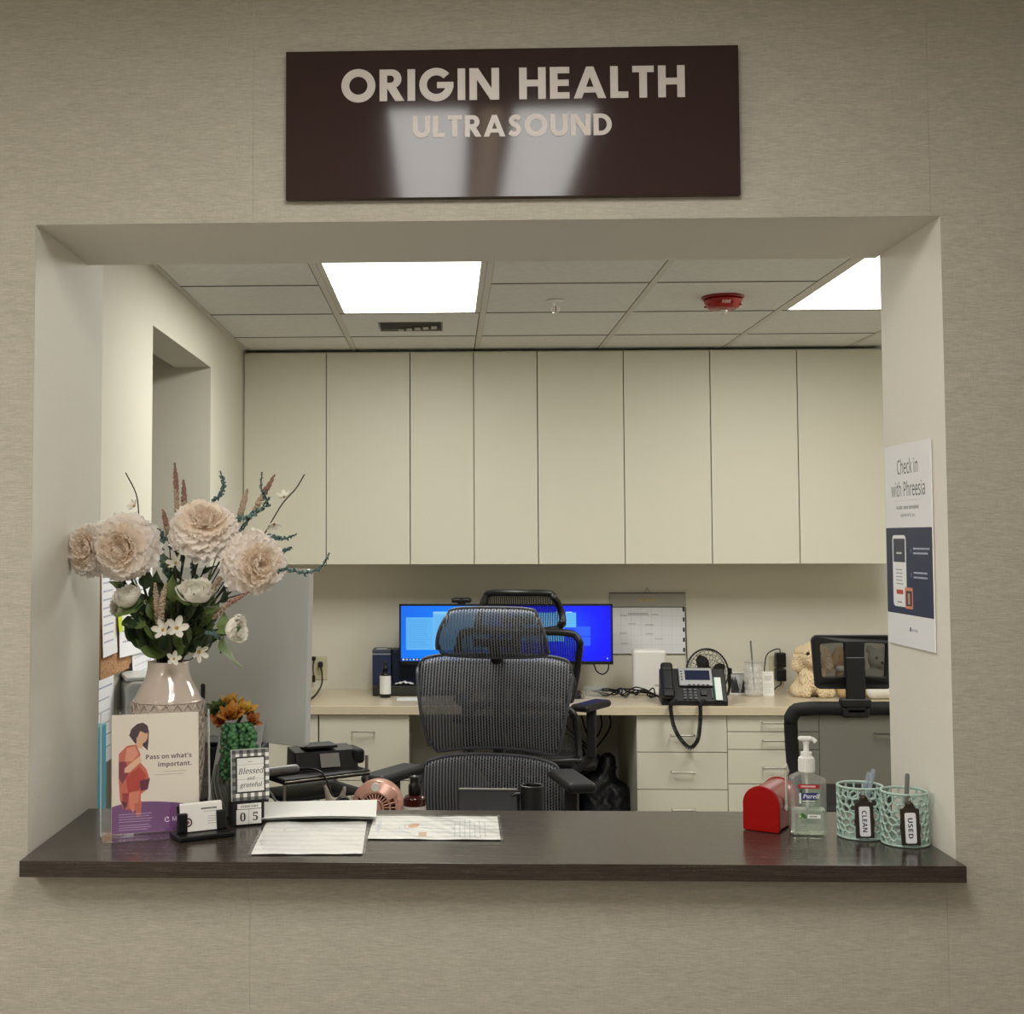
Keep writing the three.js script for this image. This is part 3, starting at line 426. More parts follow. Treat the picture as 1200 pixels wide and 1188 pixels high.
{
  const t = thing('plastic_tray', 'clear crinkled plastic tray beside the cable tangle', 'plastic tray', [0.735, DY, -3.8], 0.1);
  obj('shell', [sheet((u, v) => { const a = u * TAU, r = 1 + 0.08 * Math.sin(a * 7); return [Math.cos(a) * 0.062 * r * (0.85 + 0.15 * v), 0.002 + v * 0.045, Math.sin(a) * 0.035 * r * (0.85 + 0.15 * v)]; }, 56, 3)], phys(0xe8ecec, 0.15, { transmission: 0.85, thickness: 0, side: THREE.DoubleSide }), t);
  obj('base', mv(cyl(0.05, 0.05, 0.002, 0, 0.0005, 0, 24), 0, 0, 0).scale(1, 1, 0.56), phys(0xe0e4e4, 0.2, { transmission: 0.8, thickness: 0 }), t);
  const b = thing('glue_bottle', 'tiny pale pink nozzle bottle beside the black chair frame', 'bottle', [0.61, DY, -3.82]);
  obj('body', lathe([[0, 0], [0.022, 0], [0.024, 0.004], [0.023, 0.055], [0.014, 0.066], [0, 0.066]], 28), mat(0xcdb3a6, 0.4), b); obj('nozzle', lathe([[0.013, 0.066], [0.011, 0.08], [0.004, 0.108], [0, 0.108]], 24), mat(0xd8cdbf, 0.4), b);
  const d = thing('dock', 'flat black docking hub with a silver end beneath the right monitor', 'dock', [0.6, DY, -3.7]);
  obj('body', rspan(-0.09, 0.045, 0, 0.02, -0.025, 0.025, 0.005), M.black, d); obj('end_cap', rspan(0.0455, 0.062, 0, 0.024, -0.024, 0.024, 0.005), M.metal, d);
}
{
  const t = thing('desk_phone', 'black and silver desk phone with hanging handset cord', 'phone', [1.15, DY, -3.5], -0.08);
  const side = new THREE.Shape(); side.moveTo(0, 0); side.lineTo(0, 0.022); side.lineTo(-0.115, 0.158); side.lineTo(-0.135, 0.15); side.lineTo(-0.16, 0.02); side.lineTo(-0.16, 0);
  obj('body', mv(extrude(side, 0.29, 0.006), -0.145, 0, 0, 0, -PI / 2).applyMatrix4(new THREE.Matrix4().makeScale(1, 1, 1)), M.black, t);
  t.children[0].geometry.computeBoundingBox(); const bb = t.children[0].geometry.boundingBox; t.children[0].geometry.translate(-(bb.min.x + bb.max.x) / 2, 0, 0.06 - bb.max.z);
  const ang = Math.atan2(0.136, 0.115), F = (u, v, d) => { const y = 0.022 + v * 0.136, z = 0.06 - v * 0.115; return [u, y + d * Math.cos(ang), z + d * Math.sin(ang)]; }; // point on the sloping face
  const on = (name, w, h, dep, u, v, m, par, r = 0.002) => obj(name, mv(rbox(w, h, dep, r), ...F(u, v, dep / 2 + 0.004), -(PI / 2 - ang) ), m, par);
  const cn = on('console', 0.155, 0.1, 0.012, 0.012, 0.7, mat(0xa9aaac, 0.35, { metalness: 0.3 }), t, 0.008);
  on('screen', 0.115, 0.056, 0.003, 0.02, 0.74, mat(0x1d2440, 0.15), t).position.set(0, 0.0055, 0.0075);
  for (let k = 0; k < 5; k++) on('soft_key', 0.012, 0.006, 0.004, -0.02 + k * 0.021, 0.44, M.black, t).position.set(0, 0.006, 0.008);
  for (let k = 0; k < 4; k++) on('line_key', 0.008, 0.006, 0.004, -0.052, 0.6 + k * 0.085, M.black, t).position.set(0, 0.006, 0.008);
  const km = mat(0x5c5e62, 0.5);
  for (let r = 0; r < 4; r++) for (let c = 0; c < 3; c++) on('key', 0.014, 0.011, 0.004, -0.042 + c * 0.024, 0.32 - r * 0.085, km, t);
  for (let k = 0; k < 6; k++) on('feature_key', 0.008, 0.007, 0.004, 0.082, 0.34 - k * 0.05, km, t);
  on('navigation_key', 0.03, 0.026, 0.005, 0.045, 0.23, mat(0x2b2c30, 0.4), t, 0.01);
  on('label_strip', 0.03, 0.125, 0.003, 0.112, 0.36, mat(0xdfe6e2, 0.5), t); on('strip_edge', 0.004, 0.125, 0.004, 0.094, 0.36, mat(0x2f7d62, 0.5), t);
  const hs = on('handset', 0.05, 0.175, 0.026, -0.12, 0.5, M.black, t, 0.013); hs.position.set(0, 0.01, 0.012);
  obj('earpiece', mv(rbox(0.056, 0.05, 0.034, 0.014), ...F(-0.12, 0.9, 0.016), -(PI / 2 - ang)), M.black, hs); obj('mouthpiece', mv(rbox(0.056, 0.05, 0.034, 0.014), ...F(-0.12, 0.1, 0.016), -(PI / 2 - ang)), M.black, hs);
  // coiled cord: hangs over the desk edge and comes back up
  t.updateMatrixWorld(true);
  const inv = t.matrixWorld.clone().invert(), path = [[1.021, 0.743, -3.36], [1.021, 0.699, -3.345], [1.032, 0.645, -3.345], [1.067, 0.583, -3.35], [1.105, 0.552, -3.35], [1.136, 0.583, -3.35], [1.148, 0.653, -3.345], [1.152, 0.707, -3.345], [1.156, 0.747, -3.36], [1.2, 0.748, -3.47]].map((p) => V(...p).applyMatrix4(inv));
  path.unshift(V(1.055, 0.752, -3.43).applyMatrix4(inv));
  const cv = new THREE.CatmullRomCurve3(path), n = 520, fr = cv.computeFrenetFrames(n), pts = []; for (let i = 0; i <= n; i++) { const p = cv.getPointAt(i / n), a = i / n * TAU * 85; pts.push(p.addScaledVector(fr.normals[i], 0.0072 * Math.cos(a)).addScaledVector(fr.binormals[i], 0.0072 * Math.sin(a))); }
  obj('cord', tube(pts, 0.0034, 1300, 5), M.blackMatte, t);
}
{
  const t = thing('desk_fan', 'small black clip desk fan behind the phone', 'fan', [1.262, DY, -3.72], 0.25), y = 0.128, g = [], tilt = -0.12;
  for (const [r, z] of [[0.108, 0.0], [0.1, 0.02], [0.08, 0.03], [0.055, 0.034], [0.105, -0.02], [0.085, -0.03]]) g.push(mv(new THREE.TorusGeometry(r, r > 0.107 ? 0.0045 : 0.0011, 8, 56), 0, 0, z));
  for (let k = 0; k < 28; k++) { const a = k * TAU / 28, c = Math.cos(a), s = Math.sin(a); g.push(tube([[0.018 * c, 0.018 * s, 0.035], [0.06 * c, 0.06 * s, 0.034], [0.098 * c, 0.098 * s, 0.02], [0.107 * c, 0.107 * s, 0]], 0.0009, 10, 4)); g.push(tube([[0.03 * c, 0.03 * s, -0.034], [0.085 * c, 0.085 * s, -0.03], [0.107 * c, 0.107 * s, 0]], 0.0009, 8, 4)); }
  obj('guard', mv(merge(g), 0, y, 0, tilt), M.black, t);
  obj('hub', mv(merge([mv(cyl(0.02, 0.018, 0.022, 0, 0, 0), 0, 0, 0.0, PI / 2), mv(cyl(0.035, 0.03, 0.05, 0, 0, 0), 0, 0, -0.06, PI / 2)]), 0, y, 0, tilt), M.black, t);
  for (let k = 0; k < 3; k++) { const a = k * TAU / 3 + 1.95; obj('blade', mv(sheet((u, v) => { const r = 0.016 + v * 0.072, q = (u - 0.5) * (1.75 - 0.3 * v) * Math.sin(PI * (0.34 + 0.56 * v)) + a + 0.25 * v; return [r * Math.cos(q), r * Math.sin(q), 0.006 + (u - 0.5) * 0.024]; }, 10, 10), 0, y, 0, tilt), mat(0x0b0b0c, 0.35, { side: THREE.DoubleSide }), t); }
  obj('yoke', [tube([[0.113, y, 0], [0.114, y - 0.06, 0], [0.104, y - 0.11, 0.0], [0.08, 0.012, 0]], 0.007, 24), rbox(0.014, 0.03, 0.026, 0.005, 0.116, y, 0), rbox(0.014, 0.05, 0.02, 0.005, 0.114, y - 0.045, 0)], M.black, t);
  obj('base', rbox(0.16, 0.024, 0.09, 0.01, 0, 0.012, 0), M.black, t);
}
{
  const t = thing('photo_frame', 'small white picture frame with a dark misty forest print', 'picture frame', [1.447, DY, -3.86], -0.05); t.rotation.x = -0.12;
  obj('frame', [rspan(-0.052, 0.052, 0, 0.008, -0.008, 0.006, 0.001), rspan(-0.052, 0.052, 0.104, 0.112, -0.008, 0.006, 0.001), rspan(-0.052, -0.044, 0.008, 0.104, -0.008, 0.006, 0.001), rspan(0.044, 0.052, 0.008, 0.104, -0.008, 0.006, 0.001), rspan(-0.044, 0.044, 0.008, 0.104, -0.008, -0.002, 0.001)], M.white, t);
  const tx = canvasTex(160, 176, (x, w, h) => { x.fillStyle = '#c9c9cb'; x.fillRect(0, 0, w, h); const R = rng(5); for (let k = 0; k < 60; k++) { const a = R() * w, b = 10 + R() * 80, s = 10 + R() * 14; if (a > 60 && a < 110) continue; x.fillStyle = ['#1c1d20', '#2b2c30', '#45464a'][k % 3]; x.beginPath(); x.moveTo(a, b); x.lineTo(a - s, h - 20); x.lineTo(a + s, h - 20); x.fill(); } x.fillStyle = '#333438'; x.fillRect(0, 150, w, 30); x.fillStyle = '#9b9b9f'; x.fillRect(74, 90, 16, 80); });
  card(t, 'print', 0.086, 0.094, 0, 0.056, -0.0015, printed(tx, 0.3)); obj('easel_back', mv(rbox(0.03, 0.1, 0.003, 0.001), 0, 0.052, -0.025, 0.3), M.white, t);
}
{
  const t = thing('tumbler', 'clear bubbled glass tumbler with a straw on the back desk', 'tumbler', [1.5, DY, -3.8]); const pr = [[0, 0.002], [0.034, 0.002]];
  const w = phys(0xffffff, 0.08, { transmission: 0.86, thickness: 0, ior: 1.45 });
  obj('glass', lathe([[0, 0], [0.036, 0], [0.038, 0.004], [0.042, 0.16], [0.04, 0.162], [0.036, 0.01], [0, 0.008]], 40), w, t);
  for (let r = 0; r < 5; r++) { const g = []; for (let k = 0; k < 11; k++) { const a = (k + (r % 2) / 2) * TAU / 11, s = new THREE.SphereGeometry(0.0115, 10, 8); s.scale(1, 1.1, 0.5); g.push(mv(s, Math.sin(a) * (0.039 + r * 0.0008), 0.022 + r * 0.028, Math.cos(a) * (0.039 + r * 0.0008), 0, a)); } obj('bubble_row', g, w, t); }
  obj('lid', lathe([[0, 0.163], [0.043, 0.163], [0.043, 0.17], [0.03, 0.176], [0, 0.178]], 32), phys(0xf4f4f2, 0.15, { transmission: 0.8, thickness: 0 }), t);
  obj('straw', rod([0.004, 0.03, 0], [-0.012, 0.27, 0.004], 0.0042), mat(0x8f8f92, 0.25, { metalness: 0.6 }), t);
}
{
  const t = thing('tent_card', 'small white tent card between the tumbler and power adapters', 'card', [1.575, DY, -3.83]);
  obj('card', [mv(rbox(0.056, 0.118, 0.0025, 0.001), 0, 0.058, 0.012, -0.1), mv(rbox(0.056, 0.118, 0.0025, 0.001), 0, 0.058, -0.012, 0.1)], M.paper, t);
  const tx = canvasTex(96, 192, (x, w, h) => { x.fillStyle = '#efeeea'; x.fillRect(0, 0, w, h); scribble(x, 14, 30, 68, 40, 3, '#8a8a8a', 5, 3); scribble(x, 14, 90, 68, 80, 6, '#b4b4b4', 3, 4); });
  card(t, 'print', 0.054, 0.114, 0, 0.058, 0.0136, printed(tx), -0.1);
}
function outlet(label, x, y) { const t = thing('wall_outlet', label, 'outlet', [x, y, RZ + 0.0005]); obj('plate', rbox(0.074, 0.118, 0.006, 0.002, 0, 0, 0.0035), mat(0xc9c3a6, 0.4), t); for (const s of [-1, 1]) { obj('socket', [rbox(0.034, 0.028, 0.003, 0.0014, 0, s * 0.02, 0.008)], mat(0xbdb798, 0.4), t); } return t; }
outlet('beige wall outlet holding two black power adapters', [1.681, 0.843, -4.07][0], 0.845);
outlet('beige wall outlet above the left end of the back desk', [-0.653, 0.837, -4.07][0], 0.838);
{
  const x = [1.694, 0.843, -4.07][0];
  const mk = (label, y, h) => { const t = thing('power_adapter', label, 'power adapter', [x, y, RZ + 0.0125]); obj('body', rbox(0.05, h, 0.045, 0.006, 0, 0, 0.0235), M.black, t); obj('prongs', [rspan(-0.007, -0.005, -0.004, 0.004, -0.0025, 0.0015, 0.0005), rspan(0.005, 0.007, -0.004, 0.004, -0.0025, 0.0015, 0.0005)], M.metal, t); return t; };
  const a = mk('upper of two black power adapters in the wall outlet', 0.884, 0.074), b = mk('lower of two black power adapters in the wall outlet', 0.809, 0.062);
  obj('cable', tube([[0, 0.036, 0.025], [-0.005, 0.055, 0.03], [-0.04, 0.05, 0.04], [-0.075, 0.03, 0.06], [-0.095, -0.02, 0.09], [-0.1, -0.1, 0.1], [-0.1, -0.152, 0.11]], 0.0028, 40), M.blackMatte, a);
  obj('cable', tube([[0, -0.03, 0.025], [0, -0.045, 0.03], [-0.03, -0.058, 0.06], [-0.06, -0.0745, 0.1]], 0.0028, 30), M.blackMatte, b);
  const p = thing('power_cable', 'black power cord with plug hanging over the left desk edge', 'cord', [[-0.649, 0.845, -4.07][0], 0.858, RZ + 0.0125]);
  obj('plug', rbox(0.024, 0.03, 0.035, 0.006, 0, 0, 0.018), M.black, p);
  obj('cable', tube([[0, -0.004, 0.034], [0.01, -0.03, 0.05], [0.014, -0.08, 0.07], [0.005, -0.118, 0.25], [-0.01, -0.12, 0.6], [-0.016, -0.126, 0.69], [-0.02, -0.18, 0.7], [-0.03, -0.4, 0.7], [-0.04, -0.8, 0.69]], 0.004, 80), M.blackMatte, p);
  const q = thing('power_cable', 'short dark cord with inline connector beside the white monitor edge', 'cord', [[-0.684, 0.845, -4.07][0], 0.9, RZ + 0.02]);
  obj('cable', tube([[0, -0.02, 0.004], [-0.003, -0.06, 0.01], [0.001, -0.1, 0.01]], 0.003, 16), M.blackMatte, q); obj('connector', rbox(0.016, 0.035, 0.016, 0.004, 0.001, -0.115, 0.01), M.black, q); obj('plug', rbox(0.02, 0.02, 0.025, 0.004, 0, -0.012, 0), M.black, q);
}
// ------------------------------------------------------------------ plush toys on the back desk
function sdfMesh(balls, res, pad = 0.015, k = 0.02, rough = 0, seed = 1) {
  const lo = V(1e9, 1e9, 1e9), hi = V(-1e9, -1e9, -1e9);
  for (const [a, b, r0, r1] of balls) for (const [p, r] of [[a, r0], [b, r1]]) { lo.min(V(p[0] - r - pad, p[1] - r - pad, p[2] - r - pad)); hi.max(V(p[0] + r + pad, p[1] + r + pad, p[2] + r + pad)); }
  const c = lo.clone().add(hi).multiplyScalar(0.5), s = Math.max(hi.x - lo.x, hi.y - lo.y, hi.z - lo.z) / 2, N = res;
  const mc = new MarchingCubes(N, M.white, false, false, 120000); mc.isolation = 0; const R = rng(seed), ph = [R() * 9, R() * 9, R() * 9];
  for (let z = 0; z < N; z++) for (let y = 0; y < N; y++) for (let x = 0; x < N; x++) {
    const p = [c.x + s * (x - N / 2) / (N / 2), c.y + s * (y - N / 2) / (N / 2), c.z + s * (z - N / 2) / (N / 2)]; let d = 1e3;
    for (const [a, b, r0, r1] of balls) { const ab = [b[0] - a[0], b[1] - a[1], b[2] - a[2]], ap = [p[0] - a[0], p[1] - a[1], p[2] - a[2]], l = ab[0] ** 2 + ab[1] ** 2 + ab[2] ** 2, t = l > 1e-12 ? Math.min(1, Math.max(0, (ap[0] * ab[0] + ap[1] * ab[1] + ap[2] * ab[2]) / l)) : 0; const e = Math.hypot(ap[0] - ab[0] * t, ap[1] - ab[1] * t, ap[2] - ab[2] * t) - (r0 + (r1 - r0) * t); const h = Math.max(0, Math.min(1, 0.5 + 0.5 * (d - e) / k)); d = d * (1 - h) + e * h - k * h * (1 - h); }
    if (rough) d += rough * (Math.sin(p[0] * 620 + ph[0]) * Math.sin(p[1] * 600 + ph[1]) * Math.sin(p[2] * 610 + ph[2]) + 0.6 * Math.sin(p[0] * 380 + ph[1]) * Math.sin(p[1] * 340 + ph[2] + p[2] * 360));
    mc.field[x + y * N + z * N * N] = -d;
  }
  mc.update(); const n = mc.count, g = new THREE.BufferGeometry(); g.setAttribute('position', new THREE.BufferAttribute(mc.positionArray.slice(0, n * 3), 3)); g.setAttribute('normal', new THREE.BufferAttribute(mc.normalArray.slice(0, n * 3), 3));
  g.scale(s, s, s).translate(c.x, c.y, c.z); const q = mergeVertices(g, 1e-5); q.computeVertexNormals(); q.setAttribute('uv', new THREE.Float32BufferAttribute(new Float32Array(q.attributes.position.count * 2), 2)); return q;
}
{
  const fur = mat(0xe6d1ae, 0.95), t = thing('plush_dog', 'curly tan plush dog sitting at the right of the back desk', 'plush toy', [1.79, DY, -3.82], -0.15);
  obj('body', sdfMesh([[[0, 0.075, 0], [0.0, 0.13, -0.01], 0.075, 0.055], [[0, 0.2, 0.02], [0, 0.2, 0.02], 0.062, 0.062], [[0, 0.18, 0.07], [0, 0.175, 0.08], 0.026, 0.022], [[-0.06, 0.215, 0.01], [-0.072, 0.145, 0.015], 0.022, 0.026], [[0.06, 0.215, 0.01], [0.072, 0.145, 0.015], 0.022, 0.026], [[-0.03, 0.1, 0.05], [-0.04, 0.024, 0.08], 0.028, 0.024], [[0.03, 0.1, 0.05], [0.04, 0.024, 0.08], 0.028, 0.024], [[-0.07, 0.03, 0.01], [-0.075, 0.022, 0.06], 0.034, 0.022], [[0.07, 0.03, 0.01], [0.075, 0.022, 0.06], 0.034, 0.022]], 100, 0.02, 0.022, 0.006, 3), fur, t);
  for (const s of [-1, 1]) obj('eye', mv(new THREE.SphereGeometry(0.0085, 12, 10), s * 0.026, 0.212, 0.077), M.black, t); obj('nose', mv(new THREE.SphereGeometry(0.01, 12, 10).scale(1.2, 0.9, 0.8), 0, 0.184, 0.103), mat(0x5a3322, 0.4), t);
  const u = thing('plush_dog', 'light brown plush puppy behind the split chair headrest', 'plush toy', [1.96, DY, -3.83], 0.1);
  obj('body', sdfMesh([[[0, 0.06, 0], [0, 0.12, 0], 0.06, 0.05], [[0, 0.19, 0.01], [0, 0.19, 0.01], 0.052, 0.052], [[0, 0.17, 0.055], [0, 0.17, 0.06], 0.024, 0.02], [[-0.045, 0.22, 0], [-0.07, 0.16, 0.01], 0.014, 0.022], [[0.045, 0.22, 0], [0.07, 0.16, 0.01], 0.014, 0.022], [[-0.05, 0.05, 0.03], [-0.06, 0.025, 0.09], 0.025, 0.022], [[0.05, 0.05, 0.03], [0.06, 0.025, 0.09], 0.025, 0.022]], 48, 0.02, 0.02, 0.0018, 4), mat(0xb89a6e, 0.95), u);
  for (const s of [-1, 1]) obj('eye', mv(new THREE.SphereGeometry(0.007, 10, 8), s * 0.022, 0.203, 0.058), M.black, u); obj('scarf', mv(new THREE.TorusGeometry(0.048, 0.014, 10, 28), 0, 0.135, 0.005, PI / 2), mat(0xd8d5cf, 0.9), u);
  const b = thing('plush_bear', 'pale grey plush bear at the far right of the back desk', 'plush toy', [2.13, DY, -3.87], -0.1); b.scale.setScalar(0.74);
  obj('body', sdfMesh([[[0, 0.08, 0], [0, 0.14, 0], 0.08, 0.065], [[0, 0.235, 0.01], [0, 0.235, 0.01], 0.07, 0.07], [[0, 0.215, 0.07], [0, 0.215, 0.075], 0.03, 0.026], [[-0.055, 0.3, 0], [-0.055, 0.3, 0], 0.026, 0.026], [[0.055, 0.3, 0], [0.055, 0.3, 0], 0.026, 0.026], [[-0.07, 0.14, 0.02], [-0.1, 0.07, 0.06], 0.028, 0.026]], 48, 0.02, 0.02, 0.0015, 6), mat(0xaaa59b, 0.95), b);
  for (const s of [-1, 1]) obj('eye', mv(new THREE.SphereGeometry(0.008, 10, 8), s * 0.028, 0.25, 0.074), M.black, b); obj('nose', mv(new THREE.SphereGeometry(0.01, 10, 8), 0, 0.222, 0.104), M.black, b);
  const w = thing('plush_toy', 'small white plush with a red patch under the chair headrest', 'plush toy', [2.1, DY, -3.7], 0);
  obj('body', sdfMesh([[[-0.05, 0.036, 0], [0.05, 0.036, 0], 0.036, 0.034], [[0.09, 0.045, 0.01], [0.09, 0.045, 0.01], 0.03, 0.03]], 40, 0.02, 0.02, 0.0015, 8), mat(0xe6e2dc, 0.95), w); obj('red_patch', mv(new THREE.SphereGeometry(0.016, 14, 10).scale(1, 0.8, 0.5), 0.03, 0.034, 0.034), mat(0xa2231f, 0.8), w);
}
// ------------------------------------------------------------------ under and at the back desk
{
  const b = thing('rubbish_bag', 'black bin bag lying on the floor under the back desk', 'bag', [0.755, 0, -3.72]);
  obj('bag', sdfMesh([[[-0.04, 0.13, 0], [-0.05, 0.3, 0], 0.1, 0.08], [[0.05, 0.12, 0.02], [0.06, 0.27, 0.02], 0.09, 0.07], [[0.0, 0.34, 0], [0.02, 0.43, 0.0], 0.06, 0.04], [[-0.03, 0.1, 0.02], [0.03, 0.1, 0.02], 0.095, 0.095]], 40, 0.02, 0.03, 0.004, 9), mat(0x10141c, 0.35), b); obj('knot', mv(new THREE.TorusGeometry(0.036, 0.01, 8, 20), 0.02, 0.4, 0, PI / 2), mat(0x141a26, 0.4), b);
  const c = thing('desk_cables', 'loose black cables hanging in the dark knee space', 'cables', [0.66, 0.69, -3.95]); const R = rng(8);
  for (let k = 0; k < 7; k++) { const x = -0.14 + k * 0.045; obj('cable', tube([[x, -0.005, 0], [x + 0.03, -0.12, 0.03 * R()], [0.02 + R() * 0.05, -0.26, 0.04], [0.02 + (R() - 0.5) * 0.2, -0.42, 0.06 * R()], [(R() - 0.5) * 0.3, -0.6, 0.04]], 0.0045, 40, 6), M.blackMatte, c); }
  const p = thing('computer_tower', 'black computer tower in the knee space under the desk', 'computer', [0.56, 0, -3.78]); obj('case', rspan(-0.09, 0.06, 0.01, 0.4, -0.2, 0.2, 0.006), M.black, p); obj('front_panel', rspan(-0.085, 0.055, 0.02, 0.39, 0.2002, 0.206, 0.003), M.blackMatte, p); for (const s of [-1, 1]) obj('foot', rspan(s * 0.05 - 0.03, s * 0.05, 0, 0.0105, -0.15, 0.15, 0.002), M.rubber, p);
}
// ------------------------------------------------------------------ left side: white all-in-one, wall papers, trays
{
  const t = thing('white_monitor', 'large white all-in-one computer seen from behind, left of the chairs', 'computer', [-0.5675, SD, -0.805], -0.609);
  const shell = mat(0xc6c7c5, 0.38);
  obj('back_shell', mv(extrude(rrect(0.543, 0.445, 0.012), 0.012, 0.003), 0, 0.465, -0.008, -0.03), shell, t);
  obj('screen_glass', mv(rbox(0.535, 0.437, 0.003, 0.001), 0, 0.465, -0.0125, -0.03), M.black, t);
  obj('stand', [mv(rbox(0.15, 0.3, 0.006, 0.003), 0.06, 0.16, 0.05, -0.25), mv(rbox(0.16, 0.008, 0.18, 0.003), 0.06, 0.005, 0.03)], mat(0xb9b9b9, 0.35), t);
  obj('cable_slot', mv(extrude(rrect(0.013, 0.042, 0.006), 0.004), -0.094, 0.357, 0.009), M.black, t);
  obj('cable_plug', [mv(cyl(0.015, 0.015, 0.016, 0, 0, 0, 24), -0.097, 0.305, 0.008, PI / 2), rbox(0.012, 0.05, 0.008, 0.004, -0.094, 0.28, 0.014)], mat(0xa9a9a9, 0.4), t);
}
{
  const cork = dataTex(128, 128, (x, y) => { const v = speck[(y * 2 % 256) * 256 + x * 2] * 12; return [176 + v, 132 + v, 92 + v * 0.8]; });
  const t = thing('cork_board', 'brown cork notice board on the left wall behind the flowers', 'notice board', [RX0 + 0.0005, 1.26, -1.4], PI / 2);
  obj('cork', rbox(0.62, 0.32, 0.012, 0.002, 0, 0, 0.0065), mat(0xffffff, 0.9, { map: cork }), t);
  const sheetTex = (seed, rows) => canvasTex(200, 260, (x, w, h) => { x.fillStyle = '#f3f4f8'; x.fillRect(0, 0, w, h); x.fillStyle = '#8b96b8'; x.fillRect(14, 24, 170, 4); scribble(x, 18, 44, 160, 190, rows, 'rgba(70,80,120,.55)', 4, seed); });
  const note = (name, label, zc, y, w, h, m, rz, depth = 0.0145, cat = 'paper') => { const n = thing(name, label, cat, [RX0 + depth, y, zc], PI / 2); n.rotation.z = 0; obj('sheet', mv(sheet((a, b) => [(a - 0.5) * w, (b - 0.5) * h, 0.0006 + 0.006 * (1 - b) * (1 - b)], 4, 8), 0, 0, 0, 0, 0, rz), m, n); return n; };
  const white = (s, r) => mat(0xffffff, 0.8, { map: sheetTex(s, r), side: THREE.DoubleSide });
  note('pinned_paper', 'white printed list pinned highest on the cork board by the jamb', -1.165, 1.315, 0.16, 0.3, white(1, 9), 0.02);
  note('pinned_paper', 'white paper pinned behind the leaves on the cork board', -1.5, 1.29, 0.44, 0.3, white(2, 7), -0.03);
  note('pinned_paper', 'white form with blue ruled lines pinned low beside the vase', -1.6, 1.12, 0.3, 0.13, white(3, 4), 0.01);
  note('sticky_note', 'yellow green sticky note on the cork board', -1.262, 1.275, 0.05, 0.1, mat(0xc9d62e, 0.8, { side: THREE.DoubleSide }), 0.02, 0.022, 'note');
  note('hanging_chart', 'white chart with grey print hanging below the cork board', -1.14, 0.98, 0.2, 0.24, white(4, 5), 0, 0.012);
  note('folder_strip', 'dark maroon strip of folder beside the white form', -1.45, 1.085, 0.05, 0.12, mat(0x3a1620, 0.7, { side: THREE.DoubleSide }), 0, 0.012, 'folder');
  one('blue_folder', rspan(-1.0, -0.96, 0.742, 0.985, -1.04, -0.9, 0.002), mat(0x27a5c4, 0.5), 'turquoise folder upright against the left wall behind the brochure stand', 'folder');
  const m = thing('office_machine', 'pale grey office machine with rounded top behind the vase', 'machine', [-0.9, -0.03, -1.36], 0.35), prof = rrect(0.2, 0.56, 0.03);
  obj('body', mv(extrude(rrect(0.19, 0.5, 0.025), 0.2, 0.01), 0, 0.86, -0.1), mat(0xb4b6b4, 0.45), m); obj('top_cover', mv(rbox(0.19, 0.012, 0.2, 0.005), 0, 1.1165, 0), mat(0xc3c5c3, 0.4), m); obj('pedestal', rspan(-0.08, 0.08, 0.03, 0.61, -0.09, 0.09, 0.005), mat(0x8b8d8b, 0.5), m);
}
